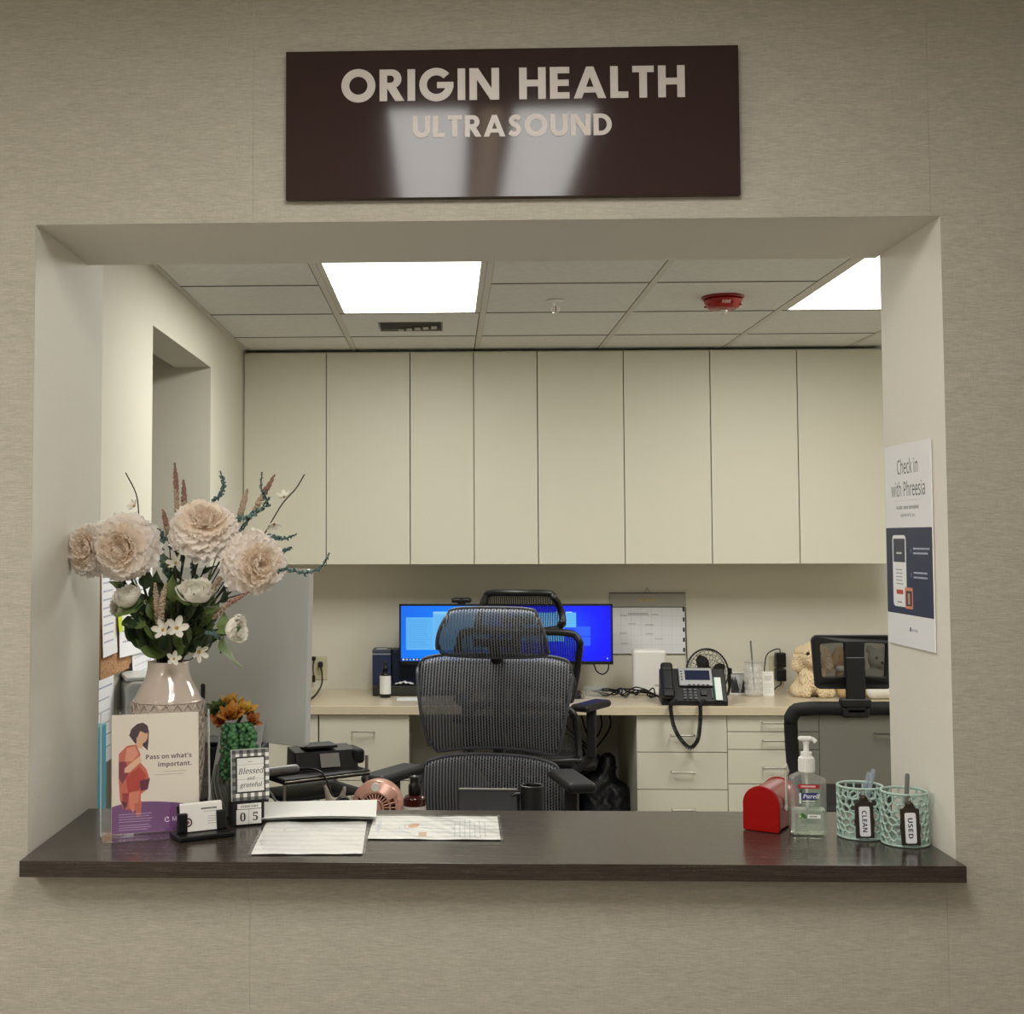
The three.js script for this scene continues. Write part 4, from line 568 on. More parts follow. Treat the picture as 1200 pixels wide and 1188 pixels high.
{
  const t = thing('black_printer', 'black printer tucked beneath the white monitor', 'printer', [-0.62, SD, -0.97], 0);
  obj('body', rbox(0.2, 0.2, 0.13, 0.012, 0.02, 0.1005, -0.02), M.black, t); obj('paper_tray', rbox(0.16, 0.02, 0.07, 0.006, 0.02, 0.11, 0.07), M.blackMatte, t); obj('top_lid', rbox(0.19, 0.01, 0.12, 0.004, 0.02, 0.206, -0.02), M.rubber, t);
  // shelf on posts right of it
  const s = thing('desk_riser', 'black two tier desk shelf with silver corner post', 'desk shelf', [-0.375, SD, -0.98], 0.62);
  obj('top_shelf', rbox(0.27, 0.016, 0.19, 0.005, 0, 0.122, 0), M.rubber, s); obj('lower_shelf', rbox(0.25, 0.012, 0.18, 0.004, 0.0, 0.07, 0), M.rubber, s);
  obj('edge_trim', rbox(0.268, 0.004, 0.003, 0.001, 0, 0.122, 0.0965), M.metal, s);
  for (const [x, z] of [[0.128, 0.085], [-0.128, 0.085], [0.128, -0.085], [-0.128, -0.085]]) obj('post', cyl(0.0045, 0.0045, x > 0 && z > 0 ? 0.168 : 0.116, x, 0, z, 12), M.metal, s);
  const d = thing('label_printer', 'black label printer with a grey card on its slanted face', 'label printer', [-0.345, SD + 0.1303, -1.0], 0.42);
  const pr = new THREE.Shape(); pr.moveTo(-0.05, 0); pr.lineTo(0.05, 0); pr.lineTo(0.03, 0.05); pr.lineTo(-0.045, 0.056);
  obj('body', mv(extrude(pr, 0.17, 0.004), 0.085, 0.0005, 0, 0, -PI / 2), M.black, d); obj('card', mv(rbox(0.055, 0.038, 0.002, 0.0008), 0.005, 0.028, 0.0495, -0.38), mat(0x8f8d89, 0.5), d); obj('end_cap', rbox(0.035, 0.04, 0.09, 0.01, 0.0925, 0.032, 0), M.blackMatte, d); obj('lid', mv(rbox(0.09, 0.008, 0.07, 0.003), -0.01, 0.062, -0.005), M.rubber, d);
  const g = thing('barcode_scanner', 'grey barrel shaped scanner lying on the black desk shelf', 'scanner', [-0.452, SD + 0.1305, -0.885], 0.62);
  obj('barrel', mv(merge([cyl(0.012, 0.012, 0.1, 0, -0.05, 0, 18), new THREE.SphereGeometry(0.012, 16, 10).translate(0, 0.05, 0), new THREE.SphereGeometry(0.012, 16, 10).translate(0, -0.05, 0)]), 0, 0.0125, 0, 0, 0, PI / 2), mat(0x8a8a8c, 0.4), g); obj('cable', tube([[0.055, 0.012, 0], [0.075, 0.012, 0.01], [0.1, 0.004, 0.06], [0.12, -0.07, 0.09]], 0.003, 24), M.black, g);
  const c = thing('desk_cable', 'thin grey cable drooping in front of the black desk shelf', 'cord', [-0.41, SD, -0.8]); obj('cable', tube([[-0.12, 0.13, -0.04], [-0.06, 0.115, 0.02], [-0.03, 0.08, 0.04], [-0.015, 0.02, 0.05], [0.03, 0.004, 0.08]], 0.0032, 30), mat(0x5b5b5b, 0.5), c);
  const k = thing('keyboard', 'black keyboard on the staff desk beside the desk shelf', 'keyboard', [-0.3, SD, -0.86], 0.5); obj('body', rspan(-0.1, 0.1, 0.0002, 0.022, -0.06, 0.06, 0.005), M.black, k); { const R = []; for (let r = 0; r < 5; r++) for (let q = 0; q < 10; q++) R.push(rbox(0.016, 0.006, 0.018, 0.0015, -0.086 + q * 0.019, 0.0245, -0.044 + r * 0.022, 1)); const o = obj('keys', R, M.rubber, k); o.userData = { kind: 'stuff' }; }
}
// ------------------------------------------------------------------ small things on the staff desk just behind the ledge
{
  const rose = phys(0xdaa591, 0.3, { metalness: 0.15, clearcoat: 0.4 });
  const t = thing('rose_fan', 'rose gold round desk fan peeking over the ledge', 'fan', [-0.176, SD, -0.7], -0.15), y = 0.09, R = 0.062, g = [];
  obj('shell', mv(merge([lathe([[R, -0.03], [R + 0.002, -0.02], [R + 0.002, 0.01], [R - 0.002, 0.018], [R - 0.008, 0.02], [R - 0.008, 0.014], [R - 0.006, -0.03]], 56), lathe([[0, -0.032], [R - 0.004, -0.031], [R, -0.026]], 40)]), 0, y, 0, PI / 2), rose, t);
  for (const [r, z] of [[0.052, 0.02], [0.037, 0.027], [0.02, 0.031]]) g.push(mv(new THREE.TorusGeometry(r, 0.0026, 8, 48), 0, y, z));
  for (let k = 0; k < 24; k++) { const a = k * TAU / 24; g.push(rod([Math.cos(a) * 0.018, y + Math.sin(a) * 0.018, 0.03], [Math.cos(a) * 0.056, y + Math.sin(a) * 0.056, 0.018], 0.0017, 6)); }
  obj('grille', g, rose, t); obj('hub_cap', mv(cyl(0.016, 0.014, 0.006, 0, 0, 0, 28), 0, y, 0.029, PI / 2), rose, t);
  obj('cavity', mv(cyl(0.053, 0.053, 0.002, 0, 0, 0, 40), 0, y, -0.012, PI / 2), mat(0x3a1d16, 0.6), t); for (let k = 0; k < 4; k++) obj('blade', mv(rbox(0.036, 0.022, 0.002, 0.0008), 0, 0, 0, 0.4).translate(0.03, 0, 0).applyMatrix4(new THREE.Matrix4().makeRotationZ(k * TAU / 4 + 0.3)).translate(0, y, 0.002), mat(0xb9806d, 0.4), t);
  obj('top_shell', mv(sheet((u, v) => { const a = PI * (0.16 + 0.68 * u), r = 0.064 - v * 0.024; return [Math.cos(a) * r, y + Math.sin(a) * r, 0.019 + v * 0.012]; }, 24, 3), 0, 0, 0), phys(0xdaa591, 0.3, { metalness: 0.15, side: THREE.DoubleSide }), t);
  obj('button', mv(cyl(0.011, 0.0105, 0.005, 0, 0, 0, 24), 0, y + 0.05, 0.026, PI / 2), M.white, t); obj('foot', [rbox(0.07, 0.012, 0.06, 0.005, 0, 0.0065, 0), rspan(-0.015, 0.015, 0.012, 0.03, -0.012, 0.012, 0.003)], rose, t);
}
{
  const t = thing('amber_bottle', 'amber bottle with black pump cap and white label behind the ledge', 'bottle', [-0.081, SD, -0.64]);
  obj('body', lathe([[0, 0], [0.026, 0], [0.028, 0.004], [0.028, 0.118], [0.024, 0.126], [0.014, 0.13], [0, 0.13]]), phys(0x3a0f08, 0.12, { clearcoat: 0.5 }), t); obj('label', lathe([[0.0284, 0.02], [0.0286, 0.02], [0.0286, 0.103], [0.0284, 0.103]]), mat(0xcfcac6, 0.6), t);
  obj('pump', lathe([[0, 0.13], [0.0155, 0.13], [0.0155, 0.152], [0.011, 0.156], [0.0105, 0.167], [0.0125, 0.169], [0.012, 0.174], [0, 0.1765]], 32), M.black, t);
  const u = thing('check_in_tablet', 'black tablet lying tilted on a stand behind the ledge', 'tablet', [0.102, SD, -0.68], -0.03);
  obj('slab', mv(rbox(0.155, 0.16, 0.012, 0.006), 0, 0.062, 0.012, -0.65), M.black, u); obj('case_edge', mv(rbox(0.148, 0.006, 0.014, 0.003), 0.0, 0.126, -0.036, -0.65), mat(0x8b8a86, 0.4), u); obj('stand', [rspan(-0.05, 0.05, 0, 0.01, -0.07, 0.06, 0.003), mv(rbox(0.06, 0.08, 0.008, 0.003), 0, 0.045, -0.02, 0.2)], M.blackMatte, u);
  const s = thing('green_note', 'tiny green paper slip sticking up behind the black tablet', 'note', [0.128, SD + 0.1, -0.74]); obj('slip', mv(sheet((a, b) => [(a - 0.5) * 0.014, b * 0.032, 0.003 * Math.sin(b * 3)], 3, 6), 0, 0, 0, 0, 0, -0.7), mat(0x93b85a, 0.8, { side: THREE.DoubleSide }), s);
  const m = thing('black_mug', 'black mug beside the tablet behind the ledge', 'mug', [0.214, SD, -0.7]);
  obj('body', lathe([[0, 0], [0.029, 0], [0.031, 0.003], [0.03, 0.14], [0.0275, 0.1425], [0.026, 0.139], [0.027, 0.01], [0, 0.008]]), M.black, m); obj('handle', tube([[-0.029, 0.12, 0], [-0.048, 0.115, 0], [-0.05, 0.07, 0], [-0.03, 0.055, 0]], 0.004, 24), M.black, m);
  const e = thing('plush_toy', 'small pale plush animal with pointed ears left of the rose fan', 'plush toy', [-0.287, SD, -0.74], 0.2); obj('body', sdfMesh([[[0, 0.04, 0], [0, 0.07, 0], 0.036, 0.028], [[-0.014, 0.09, 0], [-0.026, 0.13, 0], 0.01, 0.004], [[0.016, 0.09, 0], [0.024, 0.125, 0], 0.01, 0.004]], 36, 0.012, 0.014, 0.0008, 12), mat(0xa99f92, 0.95), e); for (const s2 of [-1, 1]) obj('eye', mv(new THREE.SphereGeometry(0.003, 8, 6), s2 * 0.01, 0.078, 0.027), M.black, e);
  const c = thing('round_speaker', 'black round speaker with pale mark left of the rose fan', 'speaker', [-0.262, SD, -0.68], 0.2); obj('body', mv(cyl(0.02, 0.02, 0.03, 0, 0, 0, 32), 0, 0.096, -0.01, PI / 2), M.black, c); obj('face', mv(lathe([[0, 0.002], [0.012, 0.0015], [0.013, 0], [0, 0]], 28), 0, 0.096, 0.0203, PI / 2), M.rubber, c); obj('stem', rspan(-0.005, 0.005, 0.004, 0.08, -0.005, 0.005, 0.002), M.black, c); obj('foot', cyl(0.022, 0.022, 0.006, 0, 0.0003, 0), M.black, c);
  card(c, 'mark', 0.012, 0.012, 0, 0.096, 0.0226, mat(0xffffff, 0.5, { transparent: true, map: canvasTex(64, 64, (x) => { x.clearRect(0, 0, 64, 64); x.fillStyle = '#d8d8d8'; x.font = font(52, 'bold'); x.fillText('S', 14, 52); }) }));
}
// ------------------------------------------------------------------ on the ledge, left
{
  const t = thing('brochure_stand', 'clear acrylic stand holding a cream and purple maternity flyer', 'brochure stand', [-0.6275, LY, -0.19], 0.34);
  const lean = -0.1;
  obj('back_plate', mv(rbox(0.232, 0.262, 0.0025, 0.001), 0, 0.133, -0.006, lean), M.clear, t); obj('front_plate', mv(rbox(0.232, 0.256, 0.0022, 0.001), 0, 0.13, 0.0025, lean), M.clear, t);
  obj('base', rspan(-0.116, 0.116, 0.0004, 0.004, -0.02, 0.075, 0.0012), M.clear, t);
  obj('side_edge', [mv(rbox(0.003, 0.256, 0.011, 0.001), -0.1155, 0.13, -0.002, lean), mv(rbox(0.003, 0.256, 0.011, 0.001), 0.1155, 0.13, -0.002, lean)], phys(0xf4f7f6, 0.08, { transmission: 0.7, thickness: 0 }), t);
  const tx = canvasTex(760, 1060, (x, w, h) => {
    x.fillStyle = '#efe6d8'; x.fillRect(0, 0, w, h);
    x.fillStyle = '#7d4f86'; x.beginPath(); x.moveTo(0, 820); x.quadraticCurveTo(240, 740, w, 850); x.lineTo(w, h); x.lineTo(0, h); x.fill();
    const P = (c, p) => { x.fillStyle = c; x.beginPath(); p.forEach(([a, b], i) => (i ? x.lineTo(a, b) : x.moveTo(a, b))); x.closePath(); x.fill(); };
    // a woman in profile, cradling her belly
    P('#4a3440', [[150, 190], [168, 130], [220, 86], [270, 76], [310, 104], [322, 160], [318, 250], [310, 330], [262, 280], [200, 260]]);
    x.fillStyle = '#e6b794'; x.beginPath(); x.ellipse(262, 200, 50, 66, 0.2, 0, TAU); x.fill(); P('#e6b794', [[216, 230], [270, 250], [262, 312], [206, 300]]); P('#4a3440', [[200, 130], [262, 90], [316, 140], [300, 178], [246, 150], [216, 220]]);
    P('#d3705a', [[60, 350], [130, 280], [210, 270], [248, 360], [236, 420], [300, 500], [330, 600], [290, 690], [250, 720], [250, 850], [100, 850], [70, 760], [58, 560]]);
    P('#e79f86', [[130, 300], [200, 286], [230, 360], [180, 420], [110, 420]]); P('#8c3a4a', [[60, 420], [120, 420], [150, 520], [90, 620], [60, 560]]); P('#c0443c', [[120, 560], [240, 470], [300, 560], [240, 680], [140, 700]]);
    P('#6d2a46', [[240, 600], [330, 580], [310, 680], [250, 690]]); P('#e58a70', [[150, 700], [240, 690], [230, 800], [180, 880], [150, 820]]); P('#a83a48', [[90, 700], [150, 700], [130, 830], [96, 800]]); P('#f0c2a2', [[110, 480], [236, 380], [262, 420], [150, 520], [108, 520]]); P('#d3705a', [[190, 800], [260, 780], [250, 900], [216, 920]]); P('#52284a', [[84, 770], [130, 790], [110, 860]]);
    x.fillStyle = '#5a3a4e'; x.font = font(58, 'bold'); x.textAlign = 'right'; x.fillText("Pass on what's", 700, 410); x.fillText('important.', 700, 482);
    scribble(x, 450, 520, 250, 16, 1, '#a8998d', 5, 3); scribble(x, 370, 546, 330, 16, 1, '#a8998d', 5, 4);
    scribble(x, 60, 880, 340, 90, 4, '#d8c3da', 6, 5); scribble(x, 60, 980, 320, 60, 3, '#d8c3da', 6, 6);
    x.textAlign = 'left'; x.fillStyle = '#f1e6f0'; x.font = font(52); x.fillText('Mat', 520, 975); x.lineWidth = 8; x.strokeStyle = '#f1e6f0'; x.beginPath(); x.arc(480, 958, 20, 0.4, 5.4); x.stroke(); x.beginPath(); x.arc(488, 946, 8, 0, TAU); x.fill();
  });
  const fl = obj('flyer', mv(rbox(0.186, 0.249, 0.0012, 0.0004), 0.0, 0.128, -0.0015, lean), mat(0xefe6d8, 0.6), t);
  card(fl, 'print', 0.185, 0.248, 0.0, 0.128, -0.0007, printed(tx, 0.5), lean);
}
{
  const t = thing('card_holder', 'small black holder with white business cards on the ledge', 'card holder', [-0.52, LY, -0.155], 0.52);
  obj('base', rspan(-0.062, 0.062, 0.0003, 0.011, -0.03, 0.036, 0.003), M.black, t); for (const s of [-1, 1]) obj('side', rspan(s * 0.043 - 0.011, s * 0.043 + 0.011, 0.011, 0.052, -0.008, 0.004, 0.003), M.black, t);
  obj('back', mv(rbox(0.1, 0.055, 0.004, 0.0015), 0, 0.038, -0.016, -0.15), M.black, t);
  const tx = canvasTex(512, 290, (x, w, h) => { x.fillStyle = '#efece6'; x.fillRect(0, 0, w, h); x.fillStyle = '#222'; x.beginPath(); x.arc(88, 190, 48, 0, TAU); x.fill(); x.fillStyle = '#efe2dc'; x.beginPath(); x.arc(88, 190, 32, 0, TAU); x.fill(); x.fillStyle = '#8a4a52'; x.beginPath(); x.arc(88, 190, 17, 0, TAU); x.fill(); scribble(x, 250, 44, 230, 22, 1, '#2b2b2b', 17, 12); scribble(x, 280, 80, 190, 16, 1, '#8a857d', 5, 1); scribble(x, 330, 130, 140, 100, 4, '#77726b', 5, 2); });
  for (let k = 0; k < 5; k++) { const c = thing('business_card', ['front white business card with round dark emblem', 'second white business card in the black holder', 'third white business card in the black holder', 'fourth white business card in the black holder', 'rearmost white business card in the black holder'][k], 'business card', [-0.52, LY + 0.0115, -0.155], 0.52, 'business cards in the holder'); const r = -0.14, y = 0.029, z = 0.004 - k * 0.0014 - 0.006; obj('card', mv(rbox(0.092, 0.056, 0.0008, 0.0003), 0, y + k * 0.0006, z, r), M.paper, c); if (!k) card(c, 'print', 0.0915, 0.0555, 0, y + 0.0001, z + 0.0006, printed(tx, 0.6), r); }
}
{
  const t = thing('date_block', 'black perpetual calendar block showing February 05', 'calendar', [-0.437, LY, -0.262], 0.42);
  obj('block', rspan(-0.036, 0.036, 0.0003, 0.05, -0.036, 0.0, 0.002), M.blackMatte, t);
  const mo = canvasTex(256, 56, (x, w, h) => { x.fillStyle = '#eceae5'; x.fillRect(0, 0, w, h); x.fillStyle = '#333'; x.font = font(34, 'bold', 'serif'); x.textAlign = 'center'; x.fillText('FEBRUARY', w / 2, 41); });
  obj('month_tile', rspan(-0.026, 0.028, 0.037, 0.048, 0.0002, 0.003, 0.0006), M.paper, t); card(t, 'print', 0.0535, 0.0107, 0.001, 0.0425, 0.0033, printed(mo));
  for (const [k, d] of [[-1, '0'], [1, '5']]) { const tx = canvasTex(128, 144, (x, w, h) => { x.fillStyle = '#eceae5'; x.fillRect(0, 0, w, h); x.fillStyle = '#151515'; x.font = font(118, 'bold', 'serif'); x.textAlign = 'center'; x.fillText(d, w / 2, 112); }); const c = obj('number_cube', rspan(k * 0.0142 - 0.0138, k * 0.0142 + 0.0138, 0.004, 0.0355, 0.0002, 0.004, 0.0008), M.paper, t); card(c, 'print', 0.027, 0.031, k * 0.0142, 0.0197, 0.0043, printed(tx)); }
  const s = thing('gingham_sign', 'small black and white gingham sign reading Blessed and grateful', 'sign', [-0.437, LY + 0.0504, -0.279], 0.42);
  const gg = canvasTex(320, 416, (x, w, h) => { x.fillStyle = '#f0eee9'; x.fillRect(0, 0, w, h); x.fillStyle = 'rgba(20,20,22,.5)'; for (let k = 0; k * 32 < h; k += 2) x.fillRect(0, k * 32, w, 32); for (let k = 0; k * 32 < w; k += 2) x.fillRect(k * 32, 0, 32, h); x.fillStyle = '#17171a'; x.fillRect(32, 56, w - 64, h - 120); x.fillStyle = '#eceae5'; x.fillRect(44, 68, w - 88, h - 144); x.strokeStyle = '#8d8a85'; x.lineWidth = 2; for (const y of [122, 240, 290]) { x.beginPath(); x.moveTo(44, y); x.lineTo(w - 44, y); x.stroke(); } x.fillStyle = '#202022'; x.textAlign = 'center'; x.font = `italic ${62}px serif`; x.fillText('Blessed', w / 2, 196); x.font = `italic ${36}px serif`; x.fillText('and', w / 2, 246); x.font = `italic ${50}px serif`; x.fillText('grateful', w / 2, 304); scribble(x, w / 2 - 22, 94, 44, 10, 1, '#55555a', 4, 19); });
  obj('board', mv(rbox(0.085, 0.112, 0.01, 0.0015), 0, 0.057, 0, -0.06), M.white, s); card(s, 'print', 0.0845, 0.1115, 0, 0.0573, 0.0054, printed(gg), -0.06);
  obj('foot', rspan(-0.035, 0.035, 0, 0.003, -0.012, 0.012, 0.0008), M.blackMatte, s);
}
{
  const t = thing('succulent_vase', 'small grey ribbed vase with orange and trailing green artificial succulents', 'vase', [-0.495, LY, -0.365]);
  const R = rng(41); const prof = [[0, 0], [0.026, 0], [0.03, 0.004], [0.034, 0.02], [0.041, 0.055], [0.04, 0.085], [0.031, 0.115], [0.022, 0.14], [0.021, 0.19], [0.026, 0.205], [0.023, 0.205], [0.019, 0.19], [0.02, 0.145], [0.036, 0.08], [0.03, 0.03], [0, 0.01]];
  obj('vase', lathe(prof.map(([r, y]) => [r, y]), 40), phys(0x6e7168, 0.2, { clearcoat: 0.5 }), t);
  const rb = []; for (let k = 0; k < 18; k++) { const a = k * TAU / 18; rb.push(tube([0.02, 0.055, 0.085, 0.115].map((y, i) => { const r = [0.0345, 0.0415, 0.0405, 0.0315][i], b = a + i * 0.22; return [Math.cos(b) * r, y, Math.sin(b) * r]; }), 0.0016, 14, 5)); } obj('ribs', rb, phys(0x7d8077, 0.25, {}), t);
  obj('neck_band', lathe([[0.0215, 0.145], [0.0235, 0.147], [0.0235, 0.186], [0.0215, 0.188]], 36), mat(0xa09a86, 0.6), t);
  const rosette = (x, y, z, s, m, n, tilt, dir) => { s *= 1.25; const g = []; for (let k = 0; k < n; k++) { const a = k * 2.4, q = k / n, l = s * (0.35 + 0.65 * q); g.push(sheet((u, v) => { const w = l * 0.36 * Math.sin(PI * Math.pow(0.06 + 0.9 * v, 0.8)) * (2 * u - 1); return [w, v * l, 0.2 * w * w / l + 0.15 * l * v * v]; }, 4, 5).applyMatrix4(new THREE.Matrix4().makeRotationX(-(0.15 + 1.05 * q))).applyMatrix4(new THREE.Matrix4().makeRotationZ(0)).applyMatrix4(new THREE.Matrix4().makeRotationY(a))); } const o = obj('rosette', mv(merge(g), x, y, z, tilt, dir), m, t); return o; };
  const or1 = mat(0xb5782a, 0.6, { side: THREE.DoubleSide }), or2 = mat(0x9a5a24, 0.6, { side: THREE.DoubleSide }), ol = mat(0x51602c, 0.6, { side: THREE.DoubleSide }), yl = mat(0xb98f33, 0.6, { side: THREE.DoubleSide });
  rosette(-0.035, 0.228, 0.005, 0.034, ol, 16, 0.6, -0.8); rosette(0.002, 0.225, 0.02, 0.036, or1, 16, 0.7, 0.1); rosette(0.028, 0.232, 0.005, 0.034, yl, 16, 0.5, 0.7); rosette(-0.018, 0.212, 0.024, 0.03, or2, 14, 0.9, -0.3); rosette(0.048, 0.212, 0.012, 0.028, or2, 14, 0.8, 0.8); rosette(-0.004, 0.246, -0.01, 0.034, yl, 16, 0.2, 0); rosette(-0.02, 0.24, 0.01, 0.026, ol, 12, 0.5, -0.4);
  obj('stems', [tube([[0, 0.17, 0], [-0.012, 0.2, 0], [-0.03, 0.225, 0.004]], 0.004, 10), tube([[0, 0.17, 0], [0.012, 0.2, 0.004], [0.026, 0.226, 0.005]], 0.004, 10)], mat(0x4b5a30, 0.7), t);
  const greens = [0x3c6b43, 0x2f5a3a, 0x4d7d4e].map((c) => mat(c, 0.55)), lobes = [[], [], []];
  for (let k = 0; k < 26; k++) { const a = -0.5 + R() * 1.9, rr = 0.012 + R() * 0.034, len = 0.07 + R() * 0.06, x0 = Math.sin(a) * rr + 0.012, z0 = 0.012 + Math.cos(a) * rr; for (let i = 0; i < 16; i++) { const y = 0.208 - i * len / 14; lobes[k % 3].push(new THREE.IcosahedronGeometry(0.0052 + R() * 0.0022, 1).translate(x0 * (1 + 0.16 * Math.sin(i * 0.3)) + (R() - 0.5) * 0.011, y, z0 + 0.004 + (R() - 0.5) * 0.011)); } }
  lobes.forEach((l, i) => { const o = obj('trailing_beads', l, greens[i], t); o.userData = { kind: 'stuff' }; });
}
// papers on the ledge
function wavySheet(w, h, seed, amp, lift) { const R = rng(seed), p = [R() * 9, R() * 9, R() * 9]; return (u, v) => [(u - 0.5) * w, lift + amp * (1 + Math.sin(u * 9 + p[0]) * Math.sin(v * 7 + p[1]) * 0.6 + 0.4 * Math.sin(u * 17 + v * 13 + p[2])), (0.5 - v) * h]; }
{
  const form = (seed, col) => canvasTex(512, 660, (x, w, h) => { x.fillStyle = '#f3f2ee'; x.fillRect(0, 0, w, h); if (col) { x.fillStyle = '#d9dbe6'; x.fillRect(150, 30, 230, 20); x.strokeStyle = '#8f93a8'; x.lineWidth = 3; x.beginPath(); x.ellipse(250, 300, 90, 130, 0.3, 0, TAU); x.stroke(); x.beginPath(); x.ellipse(330, 330, 60, 200, -0.4, 0, TAU); x.stroke(); x.fillStyle = '#e2a57c'; x.beginPath(); x.ellipse(290, 220, 50, 28, 0.2, 0, TAU); x.fill(); x.fillStyle = '#d8b08f'; x.fillRect(60, 250, 90, 40); scribble(x, 40, 420, 430, 180, 7, 'rgba(110,115,140,.5)', 4, seed); } else { x.strokeStyle = '#d2d1d3'; x.lineWidth = 4; x.beginPath(); x.ellipse(150, 170, 46, 46, 0, 0, TAU); x.stroke(); scribble(x, 230, 150, 180, 40, 2, '#c4c4c8', 9, 14); scribble(x, 60, 300, 390, 240, 9, 'rgba(190,190,198,.35)', 4, seed); } });
  const a = thing('sleeved_form', 'clear sleeved white form at the ledge front edge, portrait way', 'paper', [-0.285, LY, -0.145], 0.03);
  const f1 = wavySheet(0.222, 0.292, 3, 0.0012, 0.0012); obj('sheet', sheet(f1, 18, 24), mat(0xffffff, 0.7, { map: form(2, false), side: THREE.DoubleSide }), a); const s1 = wavySheet(0.234, 0.302, 3, 0.0016, 0.0022); obj('sleeve', sheet((u, v) => { const q = s1(u, v); q[1] += 0.0012 * Math.abs(Math.sin(u * 31 + v * 11) * Math.sin(v * 23)); return q; }, 40, 50), M.sheetPlastic, a);
  const b = thing('sleeved_form', 'clear sleeved diagram sheet on the ledge below the grey chair', 'paper', [-0.027, LY, -0.242], -0.01);
  const f2 = wavySheet(0.278, 0.222, 5, 0.0012, 0.0012); const fm = form(4, true); fm.rotation = PI / 2; fm.center.set(0.5, 0.5); obj('sheet', sheet(f2, 18, 18), mat(0xffffff, 0.7, { map: fm, side: THREE.DoubleSide }), b); const s2 = wavySheet(0.289, 0.236, 5, 0.0016, 0.0022); obj('sleeve', sheet((u, v) => { const q = s2(u, v); q[1] += 0.0012 * Math.abs(Math.sin(u * 29 + v * 13) * Math.sin(v * 21)); return q; }, 46, 40), M.sheetPlastic, b);
  const g = 'sheets of the white paper stack', names = ['lowest', 'second lowest', 'middle', 'second highest', 'topmost'];
  for (let k = 0; k < 5; k++) { const c = thing('paper_sheet', `${names[k]} white sheet of the paper pile behind the sleeved form`, 'paper', [-0.305 + k * 0.002, LY + 0.0042 + k * 0.0014, -0.385 + k * 0.003], 0.09 - k * 0.012, g); obj('sheet', sheet((u, v) => [(u - 0.5) * 0.272, 0.006 * (1 - v) * (0.4 + 0.6 * Math.sin(PI * u)) * 1.1 + (k === 4 ? 0.004 * u : 0), (0.5 - v) * 0.2], 14, 10), mat(0xf1f0ec, 0.8, { side: THREE.DoubleSide }), c); }
}
// ------------------------------------------------------------------ big vase and its flowers
const VX = -0.634, VZ = -0.338;
{
  const t = thing('flower_vase', 'tall blush white ceramic vase with lattice relief behind the flyer', 'vase', [VX, LY, VZ]);
  const g = phys(0xcdbdb1, 0.12, { clearcoat: 0.6, clearcoatRoughness: 0.05 });
  obj('body', lathe([[0, 0], [0.06, 0], [0.064, 0.004], [0.072, 0.05], [0.078, 0.12], [0.0805, 0.18], [0.0795, 0.245], [0.0775, 0.262], [0.0735, 0.272], [0.066, 0.288], [0.056, 0.306], [0.0495, 0.322], [0.047, 0.335], [0.0465, 0.349], [0.0475, 0.352], [0.044, 0.352], [0.043, 0.33], [0.05, 0.306], [0.068, 0.27], [0.074, 0.18], [0.066, 0.05], [0.05, 0.01], [0, 0.008]], 72), g, t);
  const lat = [], rad = (y) => 0.0795 + 0.001 * Math.sin((y - 0.1) * 14) - Math.max(0, 0.12 - y) * 0.1; for (let k = 0; k < 20; k++) for (const s of [-1, 1]) { const pts = []; for (let i = 0; i <= 26; i++) { const y = 0.02 + i * 0.0093, a = k * TAU / 20 + s * i * 0.09, r = rad(y) + 0.0008; pts.push([Math.cos(a) * r, y, Math.sin(a) * r]); } lat.push(tube(pts, 0.0022, 60, 5)); }
  obj('lattice_relief', lat, phys(0xc4b3a6, 0.3, { clearcoat: 0.3 }), t); obj('relief_band', [mv(new THREE.TorusGeometry(0.0775, 0.0024, 8, 64), 0, 0.264, 0, PI / 2)], g, t);
}
const F = {
  cream: phys(0xfdf8f3, 0.95, { side: THREE.DoubleSide, transmission: 0.5, thickness: 0 }), blush: phys(0xfdf5ed, 0.95, { side: THREE.DoubleSide, transmission: 0.42, thickness: 0 }), peach: phys(0xfbeedf, 0.95, { side: THREE.DoubleSide, transmission: 0.5, thickness: 0 }), ivory: phys(0xf4f0e4, 0.9, { side: THREE.DoubleSide, transmission: 0.3, thickness: 0 }),
  leaf: phys(0x6f8446, 0.6, { side: THREE.DoubleSide, transmission: 0.3, thickness: 0 }), leafDark: phys(0x36482a, 0.6, { side: THREE.DoubleSide, transmission: 0.2, thickness: 0 }), stem: mat(0x2b331f, 0.7), twig: mat(0x4f4030, 0.8), teal: mat(0x5a7674, 0.9), tealLight: mat(0x78958f, 0.9), spike: mat(0x9c776a, 0.9), spikePale: mat(0xb9a48f, 0.9), heart: mat(0xb08a3c, 0.8),
};
for (const m of [F.leaf, F.leafDark]) { m.roughness = 0.5; }
const MOUTH = V(VX, LY + 0.345, VZ);
function petalGeo(len, wid, cup, back, ruffle, seed, nu = 8, nv = 8) { const R = rng(seed), p1 = R() * 9, p2 = R() * 9; return sheet((u, v) => { const s = 2 * u - 1, w = wid * Math.pow(Math.sin(PI * (0.1 + 0.62 * v)), 0.8) * (1 - 0.18 * Math.max(0, v - 0.85) / 0.15), x = s * w, e = v * v; const bend = back * v * v * len; return [x, v * len * (1 - 0.12 * s * s - 0.05 * e * Math.cos(s * 9 + p2)), -cup * (1 - s * s) * Math.sin(PI * v * 0.9) * len + bend + ruffle * e * (Math.sin(s * 7 + p1) + 0.7 * Math.sin(s * 13 + p2) * (0.3 + 0.7 * Math.abs(s)))]; }, nu, nv); }
const UPV = V(0, 1, 0);
function orient(o, from, dir) { o.position.copy(from); o.quaternion.setFromUnitVectors(UPV, dir.clone().normalize()); return o; }
